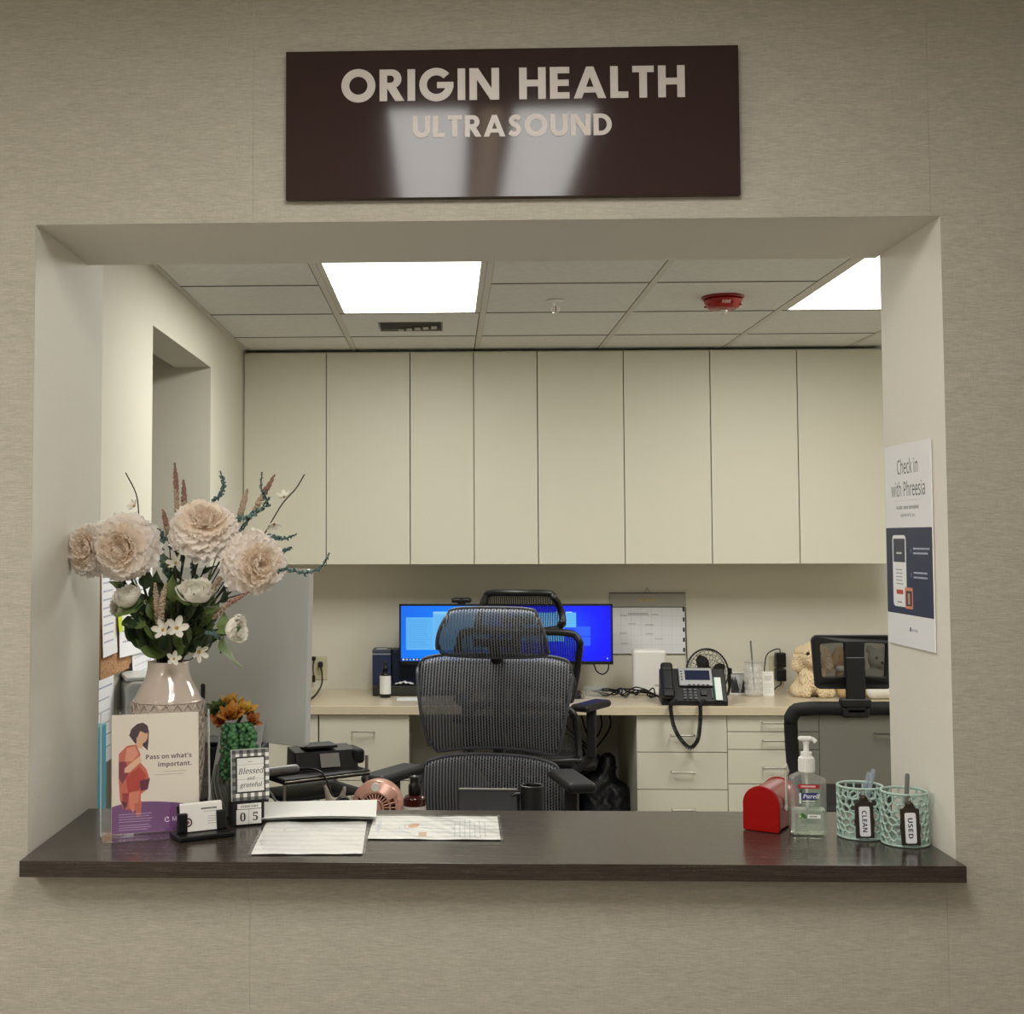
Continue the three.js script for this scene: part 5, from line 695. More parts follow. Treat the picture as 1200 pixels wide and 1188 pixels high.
// one flower on its own stem; head at p (world), facing d
function stemCurve(p, d, k = 0.06, sink = 0.12) { const base = MOUTH.clone().add(V((p.x - VX) * 0.12, 0, (p.z - VZ) * 0.12)); const foot = base.clone().add(V((VX - p.x) * 0.08, -sink, (VZ - p.z) * 0.08)); const neck = p.clone().addScaledVector(d, -k); return new THREE.CatmullRomCurve3([foot, base, base.clone().lerp(neck, 0.5).add(V(0, 0.02, 0)), neck, p]); }
function flowerThing(name, label, cat, group, p, d, r = 0.0026, k = 0.05) { const P = V(...p), D = V(...d).normalize(), t = thing(name, label, cat, [MOUTH.x, MOUTH.y, MOUTH.z], 0, group); const c = stemCurve(P, D, k); obj('stem', new THREE.TubeGeometry(c, 24, r, 6).translate(-MOUTH.x, -MOUTH.y, -MOUTH.z), F.stem, t); t.userData.curve = undefined; delete t.userData.curve; return { t, P: P.clone().sub(MOUTH), D, c }; }
const leafGeos = [0, 1, 2].map((k) => { const R = rng(90 + k), a = R() * 3; return sheet((u, v) => { const s = 2 * u - 1, w = 0.36 * Math.pow(Math.sin(PI * Math.pow(v * 0.985 + 0.008, 0.75)), 1.1); return [s * w, v, 0.12 * Math.abs(s) * w * 2 - 0.35 * v * v + 0.03 * Math.sin(v * 9 + a) * s]; }, 6, 10); });
function leaf(t, at, dir, len, k, wide = 1, m = F.leaf, roll = 0) { const o = obj('leaf', leafGeos[k % 3], m, t); orient(o, at, dir); o.rotateY(roll); o.scale.set(len * wide, len, len); return o; }
function peony(label, p, d, R, seed) {
  const { t, P, D, c } = flowerThing('peony', label, 'flower', 'large cream peonies', p, d, 0.003, 0.04), r = rng(seed);
  const bloom = new THREE.Group(); bloom.name = 'bloom'; t.add(bloom); orient(bloom, P, D); bloom.rotateY(seed);
  // small ruffled petals packed over a dome, the big ones of the skirt below
  const inner = [mv(new THREE.SphereGeometry(R * 0.5, 20, 14).scale(1, 0.72, 1), 0, -R * 0.08, 0)], mid = [], N = 120, q4 = new THREE.Matrix4();
  for (let k = 0; k < N; k++) {
    const th = Math.acos(1 - (k + 0.5) / N * 1.32), a = k * 2.39996, n = V(Math.sin(th) * Math.sin(a), Math.cos(th), Math.sin(th) * Math.cos(a)), t2 = V(Math.cos(th) * Math.sin(a), -Math.sin(th), Math.cos(th) * Math.cos(a));
    const out = 0.1 + 0.62 * th + 0.5 * (r() - 0.5), y = n.clone().multiplyScalar(Math.cos(out)).addScaledVector(t2, Math.sin(out)).normalize(), z = n.clone().multiplyScalar(Math.sin(out)).addScaledVector(t2, -Math.cos(out)).normalize(), x = y.clone().cross(z);
    const l = R * (0.36 + 0.14 * r() + 0.08 * th), g = petalGeo(l, l * (0.52 + 0.14 * r()), 0.12, 0.1 - 0.35 * r(), R * 0.045, seed * 100 + k, 7, 6); q4.makeBasis(x, y, z); q4.setPosition(n.x * R * 0.58, n.y * R * 0.34 - R * 0.02, n.z * R * 0.58); g.applyMatrix4(q4); (th < 0.62 ? inner : mid).push(g);
  }
  for (let k = 0; k < 16; k++) { const l = R * (0.4 + 0.16 * r()), g = petalGeo(l, l * 0.42, 0.2, -0.05 - 0.15 * r(), R * 0.04, seed * 500 + k, 6, 6); g.applyMatrix4(new THREE.Matrix4().makeRotationX(-0.1 - 0.035 * k)); g.translate(0, R * 0.22, -R * 0.02 - k * R * 0.012); g.applyMatrix4(new THREE.Matrix4().makeRotationY(k * 2.39996)); inner.push(g); }
  obj('inner_petals', inner, F.peach, bloom).userData = { kind: 'stuff' }; obj('middle_petals', mid, F.blush, bloom).userData = { kind: 'stuff' };
  for (let k = 0; k < 16; k++) { const a = k * 2.39996 + 0.4, tilt = 1.35 + 0.35 * r() + (k > 9 ? 0.2 : 0), l = R * (0.95 + 0.16 * r()), g = petalGeo(l, l * 0.46, 0.13, 0.0 - 0.18 * r(), R * 0.09, seed * 300 + k, 10, 8); g.applyMatrix4(new THREE.Matrix4().makeRotationX(-tilt)); g.translate(0, -R * 0.12, -R * 0.06); g.applyMatrix4(new THREE.Matrix4().makeRotationY(a)); obj('petal', g, F.cream, bloom); }
  obj('calyx', mv(lathe([[0, -0.02], [0.006, -0.019], [0.014, -0.008], [0.017, 0], [0, 0.002]], 14), 0, -R * 0.1, 0), F.leafDark, bloom);
  return { t, P, D };
}
const peonyA = peony('cream peony leaning against the left jamb, partly hidden by another', [-0.793, 1.482, -0.262], [-0.4, 0.1, 0.9], 0.058, 1);
peony('round cream peony facing forward at the left of the bouquet', [-0.711, 1.486, -0.235], [-0.08, 0.02, 1], 0.072, 2);
peony('cream peony tilted upward at the top centre of the bouquet', [-0.541, 1.528, -0.27], [0.15, 0.7, 0.7], 0.074, 3);
peony('cream peony facing right above the white monitor', [-0.425, 1.45, -0.25], [0.55, -0.1, 0.8], 0.07, 4);
function rose(label, p, d, R, seed, open) {
  const { t, P, D } = flowerThing('white_flower', label, 'flower', 'small white cupped flowers', p, d, 0.0024, 0.035), r = rng(seed); const bloom = new THREE.Group(); bloom.name = 'bloom'; t.add(bloom); orient(bloom, P, D); bloom.rotateY(seed);
  for (let k = 0; k < 16; k++) { const q = k / 16, a = k * 2.39996, tilt = 0.1 + open * q, l = R * (0.85 + 0.4 * q), g = petalGeo(l, l * 0.55, 0.26, -0.1 + 0.25 * q, R * 0.05, seed * 50 + k, 8, 8); g.applyMatrix4(new THREE.Matrix4().makeRotationX(-tilt)); g.translate(0, -R * 0.3, -R * 0.05 - q * R * 0.1); g.applyMatrix4(new THREE.Matrix4().makeRotationY(a)); obj('petal', g, F.ivory, bloom); }
  obj('calyx', mv(lathe([[0, -0.016], [0.006, -0.015], [0.013, -0.004], [0.014, 0.002], [0, 0.004]], 14), 0, -R * 0.35, 0), F.leaf, bloom);
  for (let k = 0; k < 4; k++) leaf(t, P.clone().addScaledVector(D, -R * 0.3), V(D.x * 0.1 + Math.cos(k * 1.57 + seed) * 0.9, -0.15 + 0.2 * r(), Math.sin(k * 1.57 + seed) * 0.9 + 0.3), R * 1.1, k, 0.9, F.leaf, r() * 3);
  return { t, P, D };
}
const rA = rose('white cupped flower low on the left above green leaves', [-0.701, 1.371, -0.245], [-0.35, 0.75, 0.5], 0.036, 5, 0.75);
const rB = rose('white open flower at the centre of the bouquet', [-0.552, 1.383, -0.23], [0.05, 0.85, 0.5], 0.04, 6, 0.95);
const rC = rose('white flower drooping on the right over the monitor back', [-0.47, 1.306, -0.24], [0.9, 0.05, 0.4], 0.034, 7, 0.85);
const rD = rose('white bud half hidden under the low left white flower', [-0.724, 1.351, -0.27], [-0.6, 0.1, 0.6], 0.028, 8, 0.5);
// broad leaves of the white flowers
for (const [f, a, dx, dy, dz, l, k] of [[rA, [-0.687, 1.365, -0.25], -0.5, -0.7, 0.5, 0.06, 0], [rA, [-0.691, 1.352, -0.25], 0.75, 0.1, 0.6, 0.055, 1], [rA, [-0.661, 1.374, -0.27], 0.5, 0.9, 0.2, 0.06, 2], [rA, [-0.64, 1.286, -0.3], -0.85, 0.45, 0.35, 0.075, 0], [rA, [-0.63, 1.247, -0.31], -0.95, 0.2, 0.2, 0.085, 1], [rA, [-0.671, 1.392, -0.28], -0.1, 1, 0.1, 0.05, 2], [rA, [-0.652, 1.315, -0.3], 0.1, 1, 0.2, 0.08, 1],
  [rB, [-0.559, 1.364, -0.24], -0.6, 0.25, 0.5, 0.05, 1], [rB, [-0.542, 1.367, -0.24], 0.9, 0.15, 0.4, 0.06, 2], [rB, [-0.536, 1.355, -0.26], 0.8, -0.3, 0.4, 0.05, 0], [rB, [-0.591, 1.411, -0.29], -0.5, 0.6, 0.2, 0.05, 2], [rB, [-0.61, 1.363, -0.29], -0.2, 0.9, 0.3, 0.06, 0], [rB, [-0.603, 1.258, -0.29], 0.35, 0.9, 0.1, 0.075, 1], [rB, [-0.618, 1.239, -0.29], -0.35, 0.9, 0.1, 0.06, 2],
  [rC, [-0.491, 1.296, -0.25], -0.05, 0.9, 0.2, 0.045, 0], [rC, [-0.492, 1.29, -0.25], 0.25, -1, 0.2, 0.08, 1], [rC, [-0.559, 1.248, -0.3], 0.5, 0.5, 0.1, 0.06, 2], [rC, [-0.566, 1.235, -0.3], 0.6, 0.3, 0.25, 0.05, 0], [rD, [-0.708, 1.333, -0.26], 0.3, -0.7, 0.6, 0.05, 2], [rD, [-0.672, 1.321, -0.27], -0.6, -0.3, 0.5, 0.055, 1], [rD, [-0.648, 1.261, -0.3], -0.5, 0.8, 0.3, 0.07, 0]]) leaf(f.t, V(...a).sub(MOUTH), V(dx, dy, dz), l, k, 0.95, k === 2 ? F.leafDark : F.leaf, dx * 2);
function starFlower(t, at, d, R) { const s = new THREE.Group(); s.name = 'blossom'; t.add(s); orient(s, at, V(...d)); for (let k = 0; k < 5; k++) { const g = petalGeo(R, R * 0.27, 0.14, 0.14, R * 0.02, 700 + k, 5, 6); g.applyMatrix4(new THREE.Matrix4().makeRotationX(-1.15)); g.applyMatrix4(new THREE.Matrix4().makeRotationY(k * TAU / 5)); obj('petal', g, F.ivory, s); } obj('heart', new THREE.SphereGeometry(R * 0.16, 8, 6), F.heart, s); }
function spray(label, pts, blossoms, r = 0.0016, name = 'blossom_twig', group = 'thin blossom twigs') { const t = thing(name, label, 'flower', [MOUTH.x, MOUTH.y, MOUTH.z], 0, group); const L = pts.map((p) => V(...p).sub(MOUTH)); obj('twig', tube([V((VX - pts[0][0]) * 0.05, -0.1, 0), V(0, 0, 0), ...L], r, 40, 5), F.twig, t); for (const [p, d, R] of blossoms) starFlower(t, V(...p).sub(MOUTH), d, R); return t; }
spray('bare twig with one blossom standing up at the upper left', [[-0.635, 1.294, -0.33], [-0.692, 1.448, -0.35], [-0.707, 1.556, -0.35], [-0.713, 1.605, -0.35], [-0.739, 1.657, -0.35]], [[[-0.718, 1.58, -0.347], [-0.5, 0.5, 0.7], 0.018]]);
spray('slanting twig with two blossoms reaching the upper right', [[-0.584, 1.294, -0.33], [-0.496, 1.389, -0.36], [-0.42, 1.512, -0.36], [-0.375, 1.587, -0.36], [-0.345, 1.62, -0.36], [-0.326, 1.652, -0.36]], [[[-0.372, 1.6, -0.35], [-0.2, 0.8, 0.5], 0.02], [[-0.395, 1.538, -0.35], [0.2, -0.8, 0.5], 0.022]]);
spray('pair of white star blossoms in front of the dark stems', [[-0.614, 1.26, -0.27], [-0.612, 1.3, -0.24]], [[[-0.624, 1.304, -0.235], [-0.3, 0.3, 0.9], 0.026], [[-0.594, 1.308, -0.235], [0.3, 0.3, 0.9], 0.03]], 0.0014, 'star_blossom', 'white star blossoms');
spray('single star blossom just above the vase rim', [[-0.608, 1.237, -0.27]], [[[-0.605, 1.238, -0.262], [0.2, 0.3, 0.9], 0.02]], 0.0014, 'star_blossom', 'white star blossoms');
spray('star blossom between the stems below the top peony', [[-0.604, 1.335, -0.29], [-0.606, 1.44, -0.28]], [[[-0.604, 1.45, -0.27], [-0.4, 0.6, 0.7], 0.024]], 0.0014, 'star_blossom', 'white star blossoms');
spray('star blossom hanging at the right of the vase rim', [[-0.57, 1.236, -0.28], [-0.551, 1.257, -0.26]], [[[-0.548, 1.254, -0.255], [0.6, -0.3, 0.7], 0.024]], 0.0014, 'star_blossom', 'white star blossoms');
// pink brown bristly spikes
const budGeo = new THREE.IcosahedronGeometry(1, 0);
function budSpike(name, label, cat, group, pts, headFrom, m, size, n, seed, stemMat = F.stem) {
  const t = thing(name, label, cat, [MOUTH.x, MOUTH.y, MOUTH.z], 0, group), R = rng(seed), L = pts.map((p) => V(...p).sub(MOUTH)); const tuft = [];
  const c = new THREE.CatmullRomCurve3([V(-L[0].x * 0.06, -0.1, 0), V(L[0].x * 0.1, 0, 0), ...L]);
  obj('stem', new THREE.TubeGeometry(c, 40, 0.0015, 5), stemMat, t); const g = [];
  for (let i = 0; i < n; i++) { const q = i / n, u = headFrom + (1 - headFrom) * q, p = c.getPointAt(Math.min(u, 1)), a = R() * TAU, w = size * (0.55 + 0.45 * Math.sin(PI * Math.min(1, 0.25 + 0.75 * q))) * (1 - 0.55 * Math.max(0, q - 0.75) * 4 * 0.6); const b = budGeo.clone(); b.scale(w * 0.5, w * 0.8, w * 0.5); b.applyMatrix4(new THREE.Matrix4().makeRotationFromEuler(new THREE.Euler(R() * 2, R() * 3, R() * 2))); const wig = name === 'heather_sprig' ? 0.0022 : 0; b.translate(p.x + Math.cos(a) * w * 0.55 + wig * Math.sin(i * 0.9), p.y + (R() - 0.5) * w + wig * Math.cos(i * 0.9), p.z + Math.sin(a) * w * 0.55); (m === F.spike && q < 0.45 ? tuft : g).push(b); }
  obj('flower_head', g, m, t).userData = { kind: 'stuff' }; if (tuft.length) obj('pale_lower_head', tuft, F.spikePale, t).userData = { kind: 'stuff' }; return t;
}
const SG = 'pink brown bristly flower spikes', TG = 'wispy teal heather sprigs';
const spike = (label, pts, m, from = 0.72, seed = 1, s = 0.0085) => budSpike('flower_spike', label, 'flower', SG, pts, from, m, s * 0.78, 170, seed);
spike('tallest pink spike straight up at the top of the bouquet', [[-0.621, 1.448, -0.35], [-0.622, 1.586, -0.36], [-0.627, 1.68, -0.36]], F.spike, 0.8, 1);
spike('pink spike just right of the tallest one', [[-0.607, 1.448, -0.35], [-0.603, 1.566, -0.355], [-0.606, 1.641, -0.355]], F.spike, 0.82, 2, 0.009);
spike('short pink spike left of the top centre peony', [[-0.631, 1.448, -0.34], [-0.635, 1.517, -0.33], [-0.647, 1.571, -0.33]], F.spike, 0.84, 3, 0.009);
spike('pale spike right of the top centre peony', [[-0.555, 1.389, -0.36], [-0.489, 1.522, -0.37], [-0.459, 1.619, -0.37]], F.spikePale, 0.86, 4, 0.009);
spike('pink spike leaning right at the upper right of the bouquet', [[-0.546, 1.389, -0.36], [-0.445, 1.566, -0.37], [-0.396, 1.652, -0.37]], F.spike, 0.84, 5, 0.009);
spike('low pink spike left of the centre white flower', [[-0.642, 1.277, -0.29], [-0.645, 1.345, -0.27], [-0.649, 1.408, -0.26]], F.spikePale, 0.7, 6, 0.0095);
spike('low pink spike in front of the dark stems', [[-0.634, 1.277, -0.29], [-0.634, 1.346, -0.26], [-0.622, 1.405, -0.25]], F.spikePale, 0.7, 7, 0.0095);
spike('rusty pink spike pointing right under the right peony', [[-0.553, 1.286, -0.3], [-0.491, 1.352, -0.24], [-0.431, 1.389, -0.22]], F.spike, 0.72, 8, 0.0085);
spike('pale spike climbing between the right peony and centre flower', [[-0.574, 1.285, -0.31], [-0.521, 1.392, -0.28], [-0.478, 1.449, -0.27]], F.spikePale, 0.72, 9, 0.0085);
const sprig = (label, pts, from = 0.7, seed = 1, s = 0.006) => budSpike('heather_sprig', label, 'flower', TG, pts, from, seed % 2 ? F.teal : F.tealLight, s, 70, seed);
sprig('curved teal sprig alone above the top centre peony', [[-0.583, 1.389, -0.36], [-0.558, 1.566, -0.37], [-0.515, 1.619, -0.37], [-0.523, 1.661, -0.37]], 0.86, 21);
sprig('teal sprig hooking over at the upper right', [[-0.555, 1.389, -0.36], [-0.452, 1.554, -0.36], [-0.41, 1.585, -0.36], [-0.426, 1.62, -0.36], [-0.424, 1.658, -0.36]], 0.72, 23);
sprig('teal sprig among the spikes at the upper right', [[-0.555, 1.389, -0.36], [-0.493, 1.542, -0.36], [-0.436, 1.561, -0.35], [-0.407, 1.598, -0.35]], 0.75, 22);
sprig('teal sprig pointing right beside the right peony', [[-0.534, 1.37, -0.35], [-0.444, 1.487, -0.34], [-0.408, 1.51, -0.33], [-0.371, 1.504, -0.33], [-0.34, 1.514, -0.33]], 0.82, 25);
sprig('short teal sprig just below the pointing one', [[-0.532, 1.361, -0.34], [-0.433, 1.448, -0.33], [-0.376, 1.472, -0.31], [-0.349, 1.485, -0.31]], 0.9, 27);
sprig('long teal sprig curling up at the far right', [[-0.528, 1.352, -0.32], [-0.427, 1.392, -0.29], [-0.36, 1.436, -0.26], [-0.312, 1.427, -0.26], [-0.276, 1.442, -0.26], [-0.259, 1.472, -0.26]], 0.72, 29);
sprig('teal sprig tucked left of the top centre peony', [[-0.624, 1.39, -0.34], [-0.65, 1.478, -0.32], [-0.646, 1.517, -0.32], [-0.662, 1.53, -0.32]], 0.75, 31, 0.0085);
sprig('pale teal sprig below the one left of the top peony', [[-0.624, 1.39, -0.33], [-0.64, 1.449, -0.31], [-0.656, 1.488, -0.31], [-0.636, 1.503, -0.31]], 0.7, 32, 0.009);
sprig('teal sprig among the dark stems under the top peony', [[-0.596, 1.294, -0.33], [-0.575, 1.39, -0.34], [-0.582, 1.471, -0.35]], 0.72, 33, 0.008);
sprig('thin green sprig hanging right of the vase mouth', [[-0.557, 1.287, -0.29], [-0.517, 1.295, -0.26], [-0.502, 1.28, -0.26], [-0.5, 1.25, -0.26]], 0.75, 35, 0.0045);
// filler greenery: a thicket of dark bare stems and slim leaves rising from the vase
{
  const R = rng(55), t = thing('filler_greenery', 'dark thicket of thin stems and slim leaves filling the bouquet', 'foliage', [MOUTH.x, MOUTH.y, MOUTH.z]); t.userData.kind = 'stuff';
  const st = [], lf = [[], []];
  const put = (at, dir, len, wide, k) => { const g = leafGeos[k % 3].clone(); g.scale(len * wide, len, len).rotateY(R() * TAU); g.applyQuaternion(new THREE.Quaternion().setFromUnitVectors(UPV, dir.normalize())); g.translate(at.x, at.y, at.z); lf[R() < 0.4 ? 0 : 1].push(g); };
  for (let k = 0; k < 46; k++) {
    const a = (R() - 0.5) * 1.35 + 0.12, h = 0.1 + R() * 0.16, e = V(Math.sin(a) * h, Math.cos(a) * h, (R() - 0.4) * 0.1);
    st.push(tube([V(-e.x * 0.1, -0.1, -e.z * 0.1), V(e.x * 0.16, 0, e.z * 0.2), e.clone().multiplyScalar(0.55).add(V(0, 0.012, 0)), e], 0.0016 + R() * 0.0008, 16, 5));
    for (let i = 0; i < 5; i++) { const q = 0.22 + 0.17 * i, s = R() * TAU; put(e.clone().multiplyScalar(q).add(V(0, 0.01 * (1 - q), 0)), e.clone().normalize().multiplyScalar(1.1).add(V(Math.cos(s) * 0.7, 0.1, Math.sin(s) * 0.7)), 0.03 + R() * 0.025, 0.5 + 0.35 * R(), i); }
  }
  for (let k = 0; k < 40; k++) { const a = (R() - 0.5) * 2.2, s = R() * TAU, h = 0.02 + R() * 0.07; put(V(Math.sin(a) * h, 0.005 + Math.cos(a) * h * 0.9, (R() - 0.3) * 0.06), V(Math.sin(a) * 1.1, 0.8, 0.3 + (R() - 0.5)), 0.05 + R() * 0.03, 0.8 + 0.3 * R(), k); }
  obj('stems', st, F.stem, t); obj('leaves', lf[0], F.leaf, t); obj('leaves', lf[1], F.leafDark, t);
}
// ------------------------------------------------------------------ on the ledge, right
{
  const red = phys(0x9c0705, 0.4, { specularIntensity: 0.35 }), t = thing('toy_mailbox', 'small red arched mailbox with white flag on the ledge', 'mailbox', [0.707, LY, -0.283], -0.54), W = 0.079, H = 0.096, D = 0.128;
  const arch = (w, h) => { const s = new THREE.Shape(), r = w / 2, q = 0.006; s.moveTo(-r + q, 0); s.lineTo(r - q, 0); s.quadraticCurveTo(r, 0, r, q); s.lineTo(r, h - r); s.absarc(0, h - r, r, 0, PI); s.lineTo(-r, q); s.quadraticCurveTo(-r, 0, -r + q, 0); return s; };
  obj('body', mv(extrude(arch(W - 0.004, H - 0.004), D - 0.008, 0.001, 24), 0, 0.002, -D / 2 + 0.001), phys(0x8c1a17, 0.35, { clearcoat: 0.3 }), t); obj('door', mv(extrude(arch(W, H), 0.008, 0.002, 24), 0, 0.0004, D / 2 - 0.007), red, t); obj('rear_cap', mv(extrude(arch(W, H), 0.004, 0.001, 24), 0, 0.0004, -D / 2 - 0.003), red, t);
  obj('flag', [rbox(0.0022, 0.085, 0.011, 0.001, W / 2 + 0.0016, 0.0835, 0.018), mv(rbox(0.0022, 0.026, 0.012, 0.001), W / 2 + 0.0016, 0.128, 0.008, 0.75)], mat(0xd6cdc6, 0.4), t); obj('flag_pivot', mv(cyl(0.006, 0.006, 0.005, 0, 0, 0, 16), W / 2 - 0.001, 0.046, 0.018, 0, 0, -PI / 2), mat(0xcfc8c2, 0.4), t);
}
{
  const t = thing('hand_sanitizer', 'clear pump bottle of hand sanitizer between mailbox and mint cups', 'bottle', [0.766, LY, -0.205], -0.08);
  const out = (w, h0, h1, nk, top) => { const s = new THREE.Shape(), a = w / 2, q = 0.008; s.moveTo(-a + q, 0); s.lineTo(a - q, 0); s.quadraticCurveTo(a, 0.001, a, q); s.lineTo(a, h0); s.bezierCurveTo(a, h0 + 0.01, a - 0.012, h1 - 0.004, nk + 0.004, h1); s.lineTo(nk, h1 + 0.002); s.lineTo(nk, top); s.lineTo(-nk, top); s.lineTo(-nk, h1 + 0.002); s.lineTo(-nk - 0.004, h1); s.bezierCurveTo(-a + 0.012, h1 - 0.004, -a, h0 + 0.01, -a, h0); s.lineTo(-a, q); s.quadraticCurveTo(-a, 0.001, -a + q, 0); return s; };
  obj('bottle', mv(extrude(out(0.074, 0.112, 0.128, 0.013, 0.134), 0.03, 0.008, 14), 0, 0.0006, -0.015), phys(0xfafcfa, 0.08, { transmission: 0.9, thickness: 0, ior: 1.45 }), t);
  const gl = new THREE.Shape(); { const a = 0.0345, q = 0.008; gl.moveTo(-a + q, 0.003); gl.lineTo(a - q, 0.003); gl.quadraticCurveTo(a, 0.003, a, q + 0.003); gl.lineTo(a, 0.055); gl.lineTo(-a, 0.055); gl.lineTo(-a, q + 0.003); gl.quadraticCurveTo(-a, 0.003, -a + q, 0.003); }
  obj('gel', mv(extrude(gl, 0.029, 0.006, 10), 0, 0, -0.0145), phys(0xe6efe2, 0.15, { transmission: 0.8, thickness: 0.03, ior: 1.33, attenuationColor: new THREE.Color(0xdcebd8), attenuationDistance: 0.2 }), t);
  const tx = canvasTex(420, 640, (x, w, h) => { x.clearRect(0, 0, w, h);
    x.fillStyle = '#b32a32'; x.fillRect(50, 20, 310, 62); scribble(x, 92, 34, 220, 34, 1, '#f3e6e4', 24, 16);
    x.fillStyle = '#2a5a34'; for (const [a, b, r] of [[84, 112, 16], [104, 104, 14], [96, 130, 13]]) { x.beginPath(); x.arc(a, b, r, 0, TAU); x.fill(); }
    x.fillStyle = '#eef1ee'; x.fillRect(66, 150, 26, 150); x.fillStyle = '#2f2f78'; x.beginPath(); x.moveTo(96, 150); x.lineTo(340, 140); x.lineTo(318, 240); x.lineTo(104, 246); x.fill(); x.fillStyle = '#f4f4fa'; x.font = `italic bold ${78}px serif`; x.fillText('Purell', 112, 222); scribble(x, 104, 254, 220, 26, 1, '#f2f2ee', 16, 17); scribble(x, 104, 290, 200, 40, 2, 'rgba(240,240,236,.9)', 7, 4);
    x.fillStyle = '#3c7d3e'; for (const [a, b, r] of [[110, 470, 30], [140, 490, 26], [84, 488, 22]]) { x.beginPath(); x.arc(a, b, r, 0, TAU); x.fill(); } x.fillStyle = '#c9dd9c'; x.beginPath(); x.arc(72, 486, 18, 0, TAU); x.fill(); x.fillStyle = '#f1f4ee'; x.fillRect(180, 458, 190, 56); scribble(x, 210, 472, 130, 28, 1, '#5c6a5c', 20, 18); scribble(x, 90, 530, 240, 60, 3, 'rgba(70,110,90,.75)', 7, 9); });
  card(t, 'label', 0.06, 0.092, 0.0, 0.066, 0.0239, mat(0xffffff, 0.4, { map: tx, transparent: true })); const bl = canvasTex(64, 96, (x) => { x.fillStyle = 'rgba(120,170,120,.55)'; x.fillRect(0, 0, 64, 96); }); card(t, 'back_label', 0.03, 0.07, 0.016, 0.066, -0.0238, mat(0xffffff, 0.5, { map: bl, transparent: true, side: THREE.DoubleSide }));
  obj('collar', [cyl(0.0165, 0.0165, 0.029, 0, 0.132, 0, 36), cyl(0.0165, 0.013, 0.003, 0, 0.161, 0, 36), cyl(0.0115, 0.0115, 0.009, 0, 0.164, 0, 28)], M.white, t); obj('ridge', Array.from({ length: 30 }, (_, k) => rbox(0.0012, 0.024, 0.0012, 0.0005, 0, 0.146, 0.0167, 1).applyMatrix4(new THREE.Matrix4().makeRotationY(k * TAU / 30))), M.white, t);
  obj('pump_head', [cyl(0.006, 0.0055, 0.022, 0, 0.172, 0, 20), cyl(0.0065, 0.0095, 0.012, 0, 0.19, 0, 24), mv(rbox(0.03, 0.01, 0.016, 0.005), -0.002, 0.2015, 0.002), tube([[0.004, 0.201, 0.002], [0.014, 0.2, 0.004], [0.019, 0.195, 0.005]], 0.0048, 12, 10)], M.white, t); obj('dip_tube', cyl(0.003, 0.003, 0.122, 0, 0.01, 0, 12), phys(0xf5f5f2, 0.3, { transmission: 0.6, thickness: 0 }), t);
}
